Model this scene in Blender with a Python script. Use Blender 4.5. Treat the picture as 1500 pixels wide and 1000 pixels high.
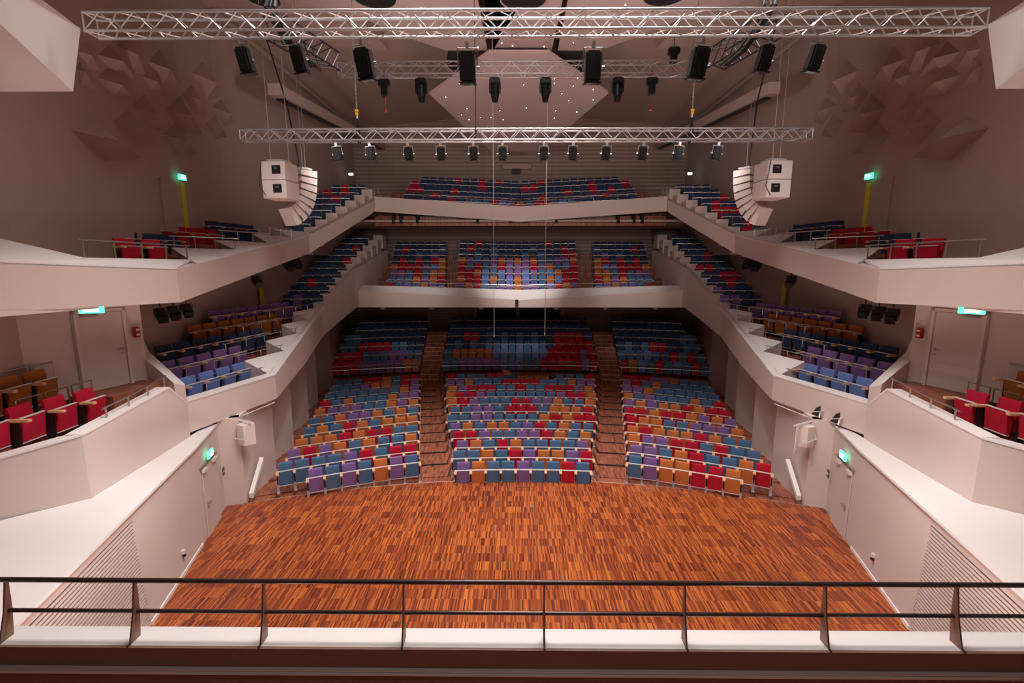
import bpy, bmesh, math, random
from mathutils import Vector, Matrix
random.seed(7)
for o in list(bpy.data.objects): bpy.data.objects.remove(o)
SC = bpy.context.scene; COL = SC.collection
R = math.radians

# ------------------------------------------------------------------ camera
F = 700.0; CAMX, CAMZ = -0.27, 8.0
PITCH = math.atan(115 / F); YAW = math.atan(6 / (F / math.cos(PITCH)))
cam = bpy.data.cameras.new('camera'); camo = bpy.data.objects.new('camera', cam); COL.objects.link(camo)
cam.sensor_width = 36; cam.lens = F / 1500 * 36; cam.clip_end = 200; cam.clip_start = .05
camo.location = (CAMX, 0, CAMZ); camo.rotation_euler = (math.pi / 2 - PITCH, 0, YAW)
SC.camera = camo

# ------------------------------------------------------------------ world, exposure
w = bpy.data.worlds.new('world'); SC.world = w; w.use_nodes = True
w.node_tree.nodes['Background'].inputs[0].default_value = (1, .86, .78, 1)
w.node_tree.nodes['Background'].inputs[1].default_value = .02
SC.view_settings.view_transform = 'Standard'; SC.view_settings.look = 'None'
SC.view_settings.gamma = 1; SC.view_settings.exposure = 0.0
SC.view_settings.use_curve_mapping = False

# ------------------------------------------------------------------ lights of the hall and added fills
def area(name, loc, target, sx, sy, power, col=(1, .93, .9), spread=math.pi):
    l = bpy.data.lights.new(name, 'AREA'); l.shape = 'RECTANGLE'; l.size = sx; l.size_y = sy
    l.energy = power; l.color = col; l.spread = spread
    o = bpy.data.objects.new(name, l); COL.objects.link(o); o.location = loc
    d = Vector(target) - Vector(loc); o.rotation_euler = d.to_track_quat('-Z', 'Y').to_euler(); return o
def spot(name, loc, target, power, angle, blend=.6, rad=.25, col=(1, .93, .9)):
    l = bpy.data.lights.new(name, 'SPOT'); l.energy = power; l.spot_size = R(angle); l.spot_blend = blend
    l.shadow_soft_size = rad; l.color = col
    o = bpy.data.objects.new(name, l); COL.objects.link(o); o.location = loc
    d = Vector(target) - Vector(loc); o.rotation_euler = d.to_track_quat('-Z', 'Y').to_euler(); return o
area('stage_light', (0, 9.6, 16.8), (0, 10.6, 0), 9, 4, 1180, (1, .93, .90), R(98))
for _s in (-1, 1): area('gallery_light', (_s * 4.5, 9.5, 16.6), (_s * 9.8, 10.5, 5), 2, 4, 75, (1, .92, .88), R(95))
for _s in (-1, 1):   # floods on the near truss aimed at the side ledges
    spot('gallery_light', (_s * 3.4, 9.0, 11.1), (_s * 9.6, 7.6, 2.2), 950, 46, .7, .25, (1, .93, .90))
    spot('gallery_light', (_s * 3.4, 9.2, 11.1), (_s * 9.3, 12.2, 2.2), 850, 46, .7, .25, (1, .93, .90))
spot('stalls_light', (0, 19, 16.9), (0, 20.5, 0), 4000, 64, 1.0, .5)
for _s in (-1, 1): spot('stalls_light', (_s * 5.5, 18, 16.6), (_s * 7.2, 19.0, 0), 2700, 56, 1.0, .4)
spot('balcony_light', (0, 19, 17.0), (0, 33.2, 5.9), 8000, 24, 1.0, .2)
for _x in (-7, 7): spot('balcony_light', (_x * .6, 20, 17.0), (_x, 31.6, 6.1), 2200, 22, 1.0, .3)
area('gallery_fill_light', (0, 1.5, 11.5), (0, 2.6, 4), 7, .6, 60, (1, .92, .88))  # added unseen fill over the gallery, brightens its lining and ledge
for _x in (-5.5, 5.5): spot('wash_light', (_x, 14.6, 11.0), (_x * 1.4, 32, 12.5), 850, 90, 1.0, .5, (1, .90, .85))
for _x in (-5.5, 5.5): # unseen fill spots added low for stage bounce, aimed up at the balconies
    spot('stage_bounce_fill', (_x, 4.9, .5), (_x * 1.5, 22, 16), 1500, 84, 1.0, .4, (1, .84, .77))
    spot('stage_bounce_fill', (_x, 5.2, .5), (-_x * 2.1, 12, 9), 420, 100, 1.0, .4, (1, .84, .77))
for _x in (-4, 4): spot('ceiling_fill_light', (_x, 15.8, 12.2), (_x * 1.1, 26, 19), 1050, 140, 1.0, .4, (1, .88, .84))  # unseen fill spots added to brighten the ceiling and hexagonal canopy panel
for _x in (-6, 6): spot('truss_light', (_x, 9.4, 11.2), (_x * 1.1, 14.3, 11.5), 160, 70, 1.0, .2, (1, .95, .97))
spot('truss_light', (0, 5, 16.5), (0, 14.2, 11.6), 320, 90, .8, .5, (1, .97, 1))

# ------------------------------------------------------------------ materials
def mat(name, col, rough=.6, metal=0, spec=.5, noise=0, nscale=6, bump=0, emit=None, estr=1):
    m = bpy.data.materials.new(name); m.use_nodes = True; nt = m.node_tree; b = nt.nodes['Principled BSDF']
    b.inputs['Base Color'].default_value = (*col, 1); b.inputs['Roughness'].default_value = rough
    b.inputs['Metallic'].default_value = metal; b.inputs['Specular IOR Level'].default_value = spec
    if emit: b.inputs['Emission Color'].default_value = (*emit, 1); b.inputs['Emission Strength'].default_value = estr
    if noise or bump:
        tc = nt.nodes.new('ShaderNodeTexCoord'); n = nt.nodes.new('ShaderNodeTexNoise')
        n.inputs['Scale'].default_value = nscale; n.inputs['Detail'].default_value = 4
        nt.links.new(tc.outputs['Object'], n.inputs['Vector'])
        if noise:
            mx = nt.nodes.new('ShaderNodeMix'); mx.data_type = 'RGBA'
            mx.inputs[6].default_value = (*[c * (1 - noise) for c in col], 1)
            mx.inputs[7].default_value = (*[min(1, c * (1 + noise)) for c in col], 1)
            nt.links.new(n.outputs['Fac'], mx.inputs[0]); nt.links.new(mx.outputs[2], b.inputs['Base Color'])
        if bump:
            bp = nt.nodes.new('ShaderNodeBump'); bp.inputs['Strength'].default_value = bump; bp.inputs['Distance'].default_value = .01
            nt.links.new(n.outputs['Fac'], bp.inputs['Height']); nt.links.new(bp.outputs[0], b.inputs['Normal'])
    return m
M = {}
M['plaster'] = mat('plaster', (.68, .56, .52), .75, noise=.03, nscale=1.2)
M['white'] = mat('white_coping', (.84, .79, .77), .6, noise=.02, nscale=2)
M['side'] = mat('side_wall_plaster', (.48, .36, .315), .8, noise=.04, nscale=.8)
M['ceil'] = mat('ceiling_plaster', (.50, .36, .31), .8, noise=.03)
M['canopy'] = mat('canopy_gloss', (.54, .39, .37), .18, noise=.03, nscale=.6)
M['rear'] = mat('rear_panel', (.30, .215, .17), .7)
M['batten'] = mat('rear_batten', (.42, .31, .25), .6)
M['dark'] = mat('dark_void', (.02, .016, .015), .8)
M['door'] = mat('door_paint', (.62, .52, .48), .5)
M['alu'] = mat('aluminium', (.90, .88, .89), .38, .75, noise=.04, nscale=9)
M['steel'] = mat('brushed_steel', (.55, .53, .52), .33, 1)
M['bronze'] = mat('bronze_rail', (.13, .09, .085), .3, .7)
M['fin'] = mat('bronze_fin', (.30, .17, .13), .45, .3)
M['black'] = mat('black_fixture', (.012, .012, .014), .4)
M['blackg'] = mat('black_gloss', (.02, .02, .024), .15)
M['lens'] = mat('lens_glass', (.05, .06, .08), .05)
M['oak'] = mat('oak_arm', (.72, .44, .25), .5, noise=.12, nscale=20)
M['trim'] = mat('white_metal_trim', (.82, .80, .80), .35, .3)
M['leg'] = mat('grey_leg_metal', (.55, .53, .54), .35, .4)
M['speaker'] = mat('speaker_white', (.74, .64, .60), .5, noise=.02)
M['yellow'] = mat('yellow_paint', (.75, .60, .02), .5)
M['orangep'] = mat('hoist_orange', (.85, .42, .02), .4)
M['redp'] = mat('red_box', (.35, .02, .02), .4)
M['exit'] = mat('exit_glow', (.1, .6, .4), .4, emit=(.10, .85, .50), estr=1.6)
M['exitw'] = mat('exit_symbol_glow', (.9, 1, .95), .4, emit=(.85, 1, .92), estr=2.5)
M['exitp'] = mat('exit_sticker_green', (.01, .10, .05), .5)
M['star'] = mat('star_light', (1, 1, 1), .4, emit=(1, .9, .85), estr=7)
M['bulb'] = mat('lamp_glow', (1, 1, 1), .4, emit=(1, .9, .8), estr=1.2)
M['brown'] = mat('brown_lining', (.27, .155, .12), .6)
M['cable'] = mat('cable_black', (.01, .01, .01), .6)
M['wire'] = mat('steel_wire', (.6, .52, .48), .4, .6)
M['desk'] = mat('desk_cover', (.03, .08, .16), .6)
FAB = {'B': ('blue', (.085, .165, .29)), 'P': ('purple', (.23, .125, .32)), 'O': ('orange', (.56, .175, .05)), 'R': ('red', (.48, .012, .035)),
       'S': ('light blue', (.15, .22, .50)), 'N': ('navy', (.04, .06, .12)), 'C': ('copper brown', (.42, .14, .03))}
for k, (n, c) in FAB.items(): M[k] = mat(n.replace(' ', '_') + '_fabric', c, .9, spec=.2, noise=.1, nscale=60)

def wood(name, dark, mid, light, strip=.03, row=.37, rough=.38, tone=1.0):
    m = bpy.data.materials.new(name); m.use_nodes = True; nt = m.node_tree; N = nt.nodes; L = nt.links; b = N['Principled BSDF']
    tc = N.new('ShaderNodeTexCoord'); sp = N.new('ShaderNodeSeparateXYZ'); L.new(tc.outputs['Object'], sp.inputs[0])
    def mth(op, a, bb):
        n = N.new('ShaderNodeMath'); n.operation = op
        for i, v in enumerate((a, bb)):
            if v is None: continue
            if isinstance(v, (int, float)): n.inputs[i].default_value = v
            else: L.new(v, n.inputs[i])
        return n.outputs[0]
    ry = mth('FLOOR', mth('DIVIDE', sp.outputs[1], row), None)
    rx = mth('FLOOR', mth('DIVIDE', sp.outputs[0], strip), None)
    px = mth('FLOOR', mth('DIVIDE', mth('ADD', sp.outputs[0], mth('MULTIPLY', mth('MODULO', ry, 2.0), .2)), .42), None)
    def wn(x, y):
        c = N.new('ShaderNodeCombineXYZ'); L.new(x, c.inputs[0]); L.new(y, c.inputs[1])
        n = N.new('ShaderNodeTexWhiteNoise'); n.noise_dimensions = '2D'; L.new(c.outputs[0], n.inputs['Vector']); return n.outputs['Value']
    a = wn(rx, ry); p = wn(px, ry)
    nz = N.new('ShaderNodeTexNoise'); nz.inputs['Scale'].default_value = .5; L.new(tc.outputs['Object'], nz.inputs['Vector'])
    gr = N.new('ShaderNodeTexNoise'); gr.inputs['Scale'].default_value = 1; gr.inputs['Detail'].default_value = 3
    mp = N.new('ShaderNodeMapping'); mp.inputs['Scale'].default_value = (90, 4, 1); L.new(tc.outputs['Object'], mp.inputs[0]); L.new(mp.outputs[0], gr.inputs['Vector'])
    v = mth('ADD', mth('MULTIPLY', a, .60), mth('ADD', mth('MULTIPLY', p, .12), mth('ADD', mth('MULTIPLY', nz.outputs['Fac'], .22), mth('MULTIPLY', gr.outputs['Fac'], .10))))
    cr = N.new('ShaderNodeValToRGB'); L.new(v, cr.inputs[0])
    e = cr.color_ramp.elements; e[0].position = .2; e[0].color = (*dark, 1); e[1].position = .88; e[1].color = (*light, 1)
    k = e.new(.52); k.color = (*mid, 1)
    L.new(cr.outputs[0], b.inputs['Base Color']); b.inputs['Roughness'].default_value = rough
    bp = N.new('ShaderNodeBump'); bp.inputs['Strength'].default_value = .15; bp.inputs['Distance'].default_value = .002
    L.new(a, bp.inputs['Height']); L.new(bp.outputs[0], b.inputs['Normal'])
    return m
M['parquet'] = wood('stage_parquet', (.12, .022, .010), (.30, .062, .020), (.60, .17, .035))
M['steps'] = wood('step_wood', (.16, .045, .028), (.30, .095, .052), (.44, .16, .09), .05, .3, .45)

# ------------------------------------------------------------------ mesh helpers
class MB:
    """collects shapes and links them as ONE mesh object"""
    def __init__(s): s.bm = bmesh.new()
    def box(s, c, d, rot=None, bevel=0):
        bm = bmesh.new(); bmesh.ops.create_cube(bm, size=1)
        for v in bm.verts: v.co = Vector((v.co.x * d[0], v.co.y * d[1], v.co.z * d[2]))
        if bevel: bmesh.ops.bevel(bm, geom=bm.edges[:] , offset=bevel, segments=2, affect='EDGES')
        T = Matrix.Translation(c) @ (rot if rot is not None else Matrix.Identity(4))
        bm.transform(T); s.merge(bm); return s
    def merge(s, bm):
        me = bpy.data.meshes.new('t'); bm.to_mesh(me); bm.free(); s.bm.from_mesh(me); bpy.data.meshes.remove(me)
    def tube(s, a, b, r, n=8, r2=None):
        a = Vector(a); b = Vector(b); d = b - a; L = d.length
        if L < 1e-5: return s
        bm = bmesh.new(); bmesh.ops.create_cone(bm, cap_ends=True, segments=n, radius1=r, radius2=r if r2 is None else r2, depth=L)
        bm.transform(Matrix.Translation((a + b) / 2) @ d.to_track_quat('Z', 'Y').to_matrix().to_4x4()); s.merge(bm); return s
    def path(s, pts, r, n=8):
        for a, b in zip(pts, pts[1:]): s.tube(a, b, r, n)
        return s
    def prism(s, base, h):
        """base: list of 3D points, extruded by vector h (or up by a number)"""
        h = Vector((0, 0, h)) if not hasattr(h, '__len__') else Vector(h)
        n = len(base); A = [s.bm.verts.new(Vector(p)) for p in base]; B = [s.bm.verts.new(Vector(p) + h) for p in base]
        s.bm.faces.new(A[::-1]); s.bm.faces.new(B)
        for i in range(n): s.bm.faces.new((A[i], A[(i + 1) % n], B[(i + 1) % n], B[i]))
        return s
    def hexa(s, a, b):
        """two matching polygons joined (top list a, bottom list b)"""
        n = len(a); A = [s.bm.verts.new(Vector(p)) for p in a]; B = [s.bm.verts.new(Vector(p)) for p in b]
        s.bm.faces.new(A); s.bm.faces.new(B[::-1])
        for i in range(n): s.bm.faces.new((A[i], B[i], B[(i + 1) % n], A[(i + 1) % n]))
        return s
    def faces(s, vs, fs):
        V = [s.bm.verts.new(Vector(p)) for p in vs]
        for f in fs: s.bm.faces.new([V[i] for i in f])
        return s
    def mesh(s, name, m, smooth=False):
        bmesh.ops.recalc_face_normals(s.bm, faces=s.bm.faces[:])
        me = bpy.data.meshes.new(name); s.bm.to_mesh(me); s.bm.free()
        for mm in (m if isinstance(m, list) else [m]): me.materials.append(M[mm] if isinstance(mm, str) else mm)
        if smooth:
            for p in me.polygons: p.use_smooth = True
        return me
    def build(s, name, m, parent=None, smooth=False):
        return link(name, s.mesh(name, m, smooth), parent)
def link(name, me, parent=None, loc=None, rot=None):
    o = bpy.data.objects.new(name, me); COL.objects.link(o)
    if parent is not None: o.parent = parent
    if loc is not None: o.location = loc
    if rot is not None: o.rotation_euler = rot
    return o
def tag(o, label=None, cat=None, group=None, kind=None):
    if label: o['label'] = label
    if cat: o['category'] = cat
    if group: o['group'] = group
    if kind: o['kind'] = kind
    return o
def empty(name, loc=(0, 0, 0), rz=0, label=None, cat=None, group=None, kind=None):
    o = link(name, None, None, loc, (0, 0, rz)); return tag(o, label, cat, group, kind)
def side(s): return 'left' if s < 0 else 'right'
def mir(s, pts): return [(p[0] * -s, *p[1:]) for p in pts]     # tables are written for the left side (x<0): s=-1 keeps, s=+1 mirrors
# ray helpers for hung equipment measured in the photograph
def ray(x, y):
    d = Vector(((x - 750) / F, (500 - y) / F, -1)); return (camo.rotation_euler.to_matrix() @ d)
def atY(x, y, Y):
    d = ray(x, y); return Vector((CAMX, 0, CAMZ)) + d * (Y / d.y)
def atZ(x, y, z):
    d = ray(x, y); return Vector((CAMX, 0, CAMZ)) + d * ((z - CAMZ) / d.z)
def onplane(x, y, p, n):
    d = ray(x, y); n = Vector(n); c = Vector((CAMX, 0, CAMZ)); return c + d * ((Vector(p) - c).dot(n) / d.dot(n))
def wallplane(x, y, a, b):
    return onplane(x, y, (a[0], a[1], 0), (b[1] - a[1], -(b[0] - a[0]), 0))

# ================================================================== THE SHELL
ARC = -7.7                                  # centre of the seating arcs on the axis
def arcp(r, x, z): return (x, ARC + math.sqrt(r * r - x * x), z)
# stage floor: bounded by side walls and the arc at r = 24.5
xs = [-9.5 + 19 * i / 40 for i in range(41)]
MB().prism([(-7.0, 4.0, -.2), (7.0, 4.0, -.2), (8.42, 9.4, -.2), (9.3, 12.6, -.2), (9.9, 14.7, -.2), (9.9, 15.0, -.2)] +
           [arcp(24.48, x, -.2) for x in xs[::-1]] + [(-9.9, 15.0, -.2), (-9.9, 14.7, -.2), (-9.3, 12.6, -.2), (-8.42, 9.4, -.2)], .2).build('floor', 'parquet')['kind'] = 'structure'
tier_z = [-.22, -.18, -.12, -.05, 0, .05, .10, .15, .20, .25, .30, .35]
centre_z = [-.30, -.30, -.30, -.30, -.29, -.25, -.18, -.10, -.03, .06, .14, .22]
tier_r = [24.53, 25.35] + [25.35 + 1.1 * k for k in range(1, 11)] + [38.0]
stalls = empty('floor', kind='structure')
for k in range(12):
    r0, r1 = tier_r[k], tier_r[k + 1]; X0 = min(12.5, 9.6 + .3 * k); wc = 2.72 + .205 * k
    for xa_, xb_, zz in ((-wc, wc, centre_z[k]), (-X0, -wc, tier_z[k]), (wc, X0, tier_z[k])):
        xx = [xa_ + (xb_ - xa_) * i / 12 for i in range(13)]
        MB().prism([arcp(r0, x, -1) for x in xx] + [arcp(r1 + .02, x, -1) for x in xx[::-1]], zz + 1).build('step', 'steps', stalls)
shade_strips = MB()
for k in range(2, 12):                       # dark strips painting in the shaded riser line along each tier
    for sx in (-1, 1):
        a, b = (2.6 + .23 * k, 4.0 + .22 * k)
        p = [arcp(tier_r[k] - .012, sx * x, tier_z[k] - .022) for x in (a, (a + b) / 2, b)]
        shade_strips.path(p, .024, 4)
shade_strips.build('riser_shade', 'dark', stalls)
MB().path([arcp(24.5, x, .003) for x in xs], .012, 4).build('trim_1', 'fin')['kind'] = 'structure'
# floor sockets in the stage edge
for i, (px, py, w_) in enumerate([(766, 711, .38), (567, 721, .4), (620, 715, .4), (950, 716, .4), (1001, 722, .4)]):
    p = atZ(px, py, 0)
    t = MB().box((p.x, p.y, .004), (w_, .25, .012)).build('floor_box', 'parquet')
    for dx, dy, a, b in ((0, .13, w_, .012), (0, -.13, w_, .012), (w_ / 2, 0, .012, .26), (-w_ / 2, 0, .012, .26)):
        MB().box((p.x + dx, p.y + dy, .006), (a, b, .014)).build('frame', 'fin', t)
    tag(t, ['framed floor box in the stage parquet before the centre seat block', 'floor box left of centre, outer one at the stage edge', 'floor box left of centre, inner one at the stage edge',
            'floor box right of centre, inner one at the stage edge', 'floor box right of centre, outer one at the stage edge'][i], 'floor box', 'floor boxes along the stage edge')

# upper stalls tiers (behind the cross aisle) and stairs
up = empty('floor', kind='structure')
UZ = [.62 + .43 * k for k in range(6)]; UR = [39.0 + 1.06 * k for k in range(6)] + [46.9]
for k in range(6):
    xx = [-13.5 + 27 * i / 24 for i in range(25)]
    MB().prism([arcp(UR[k], x, -1) for x in xx] + [arcp(UR[k + 1] + .02, x, -1) for x in xx[::-1]], UZ[k] + 1).build('step', 'steps', up)
for sx in (-1, 1):
    for j in range(11):
        r = 38.2 + .5 * j; z = .35 + .215 * (j + 1); xa, xb = 5.25 + .02 * j, 6.55 + .03 * j
        if z > 2.75: break
        MB().prism([arcp(r, sx * xa, -.5), arcp(r, sx * xb, -.5), arcp(r + .52, sx * xb, -.5), arcp(r + .52, sx * xa, -.5)], z + .5).build('step', 'steps', up)
        MB().tube(arcp(r, sx * (xa + .05), z), arcp(r, sx * (xb - .05), z), .02, 6).build('nosing', 'oak', up)

# side walls, ceiling, rear wall, front wall
def wallseg(parent, a, b, z0, z1, th, s, m='side', name='wall_panel', z0b=None, z1b=None):
    a, b = mir(s, [a, b]); d = (Vector((b[0] - a[0], b[1] - a[1], 0))).normalized(); n = Vector((-d.y, d.x, 0)) * th * (1 if s < 0 else -1)
    z0b = z0 if z0b is None else z0b; z1b = z1 if z1b is None else z1b
    q = [Vector((a[0], a[1], z0)), Vector((b[0], b[1], z0b)), Vector((b[0], b[1], z1b)), Vector((a[0], a[1], z1))]
    return MB().hexa(q, [p + n for p in q]).build(name, m, parent)
PYR = [((310, 570), (515, 615), (470, 710), (625, 697), (400, 520)), ((500, 535), (645, 575), (590, 640), (700, 633), (560, 480)), ((715, 590), (825, 620), (785, 680), (865, 678), (770, 540)),
       ((580, 465), (690, 500), (650, 558), (715, 575), (630, 415)), ((730, 480), (845, 510), (805, 590), (890, 588), (790, 420)), ((905, 540), (985, 570), (945, 610), (1000, 606), (945, 505)),
       ((930, 470), (1015, 500), (985, 560), (1030, 555), (970, 430)), ((800, 415), (885, 440), (855, 500), (910, 500), (840, 370)), ((845, 320), (955, 365), (905, 440), (975, 425), (890, 270)),
       ((625, 335), (695, 360), (662, 392), (715, 395), (655, 300)), ((650, 270), (750, 305), (715, 378), (790, 375), (700, 215)), ((430, 240), (545, 270), (500, 330), (600, 350), (480, 195)),
       ((425, 340), (540, 375), (492, 432), (590, 430), (470, 300)), ((510, 200), (610, 240), (585, 320), (640, 330), (560, 150)), ((345, 228), (405, 242), (380, 300), (440, 310), (360, 190)), ((335, 302), (375, 316), (350, 372), (425, 400), (350, 270))]
CA, CB = (-12.15, 11.4), (-13.3, 22.0)
for s in (-1, 1):
    W = empty('wall_' + side(s), kind='structure')
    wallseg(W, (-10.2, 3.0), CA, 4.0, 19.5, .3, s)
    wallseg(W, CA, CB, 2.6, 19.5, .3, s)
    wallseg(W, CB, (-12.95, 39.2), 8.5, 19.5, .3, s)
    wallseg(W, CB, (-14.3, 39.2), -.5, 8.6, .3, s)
    n = Vector((CB[1] - CA[1], -(CB[0] - CA[0]), 0)).normalized()
    for L_, P_, B_, R_, T_ in PYR:
        q = [wallplane(p[0] / 3, p[1] / 3, CA, CB) for p in (L_, T_, R_, B_)]
        apex = wallplane(P_[0] / 3, P_[1] / 3, CA, CB)
        k = (apex - Vector((CAMX, 0, CAMZ))).normalized(); sz = (q[0] - q[2]).length
        apex = apex - k * (sz * .30 / abs(k.dot(n)))
        pts = q + [apex]; c = [p - n * .05 for p in q]
        if s > 0: pts = [Vector((-p.x, p.y, p.z)) for p in pts]; c = [Vector((-p.x, p.y, p.z)) for p in c]
        MB().faces(pts + c, [(0, 1, 4), (1, 2, 4), (2, 3, 4), (3, 0, 4), (0, 3, 7, 4 + 4 - 0) if False else (5, 6, 7, 8), (0, 5, 6, 1), (1, 6, 7, 2), (2, 7, 8, 3), (3, 8, 5, 0)]).build('diffuser_pyramid', 'side', W)
    # lighting bridge and cornice under the ceiling
    a, b = mir(s, [(-10.5, 21.5, 15.0), (-10.6, 38.6, 16.6)])
    a = Vector(a); b = Vector(b); t = Vector((.25 * s, 0, 0)); u = Vector((0, 0, .45))
    MB().hexa([a - t, a + t, a + t + u, a - t + u], [b - t, b + t, b + t + u, b - t + u]).build('bridge_beam', 'side', W)
    MB().box(((a + b) / 2 + Vector((0, 0, -.06))), (.3, 16, .06), Matrix.Rotation(math.atan2(b.z - a.z, 17.1), 4, 'X')).build('bridge_track', 'black', W)
    c0, c1 = mir(s, [(-13.0, 22, 18.45), (-12.8, 39, 18.25)])
    MB().tube(c0, c1, .12, 6).build('cornice', 'side', W)
# ceiling: two slopes with a shallow ridge
ce = empty('ceiling', kind='structure')
for s in (-1, 1):
    for name, q in (('ceiling_panel', [(-13.6, 3, 18.6), (-13.6, 26, 18.6), (-5, 26, 19.6), (-4, 3, 19.8)]), ('ceiling_panel', [(-13.6, 26, 18.6), (-13.2, 39.4, 18.2), (-4.5, 39.4, 19.0), (-5, 26, 19.6)]),
                    ('ceiling_panel', [(-5, 26, 19.6), (-4.5, 39.4, 19.0), (0, 39.4, 19.5), (0, 26, 20.2)]), ('ceiling_panel', [(-4, 3, 19.8), (-5, 26, 19.6), (0, 26, 20.2), (0, 3, 20.2)])):
        q = mir(s, q); MB().prism(q, .25).build(name, 'ceil', ce)
    for q in ([(-9.6, 19, 18.3), (-7.4, 21.5, 18.7), (-6.8, 26.5, 18.7), (-9.2, 25, 18.3)],):
        q = mir(s, q); MB().prism(q, .5).build('ceiling_facet', 'ceil', ce)
# rear wall with battens
W = empty('wall_back', kind='structure')
MB().box((0, 39.35, 9.5), (30, .3, 21)).build('wall_panel', 'rear', W)
bt = MB()
z = 10.5
while z < 19.2:
    bt.box((0, 39.17, z), (26, .06, .17)); z += .30
z = 7.6
while z < 10.4: bt.box((0, 39.17, z), (26, .06, .17)); z += .30
z = 3.0
while z < 5.6:
    for a, b in ((-14, -7.6), (-7.2, -3.7), (3.6, 7.1), (7.5, 14)): bt.box(((a + b) / 2, 39.17, z), (b - a, .06, .13))
    z += .24
tag(bt.build('batten', 'batten', W), kind='stuff')
sm = MB()
for x in [-11.5 + 1.8 * i for i in range(14)]: sm.box((x, 39.2, 14.9), (.05, .08, 8.6))
tag(sm.build('batten_support', 'batten', W), kind='stuff')
for x in (-7.4, -3.6, -.1, 3.5, 7.3): MB().box((x, 39.1, 4.1), (.28, .2, 3.2)).build('pier', 'side', W)
for x, w_ in ((-1.85, 3.2), (1.7, 3.2)): MB().box((x, 39.16, 4.2), (w_, .08, 2.6)).build('control_window', 'dark', W)
W = empty('wall_front', kind='structure')
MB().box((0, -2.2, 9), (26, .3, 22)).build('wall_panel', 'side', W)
for s in (-1, 1): MB().box((s * 10.5, .5, 9), (.3, 6, 22)).build('wall_panel', 'side', W)

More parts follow.
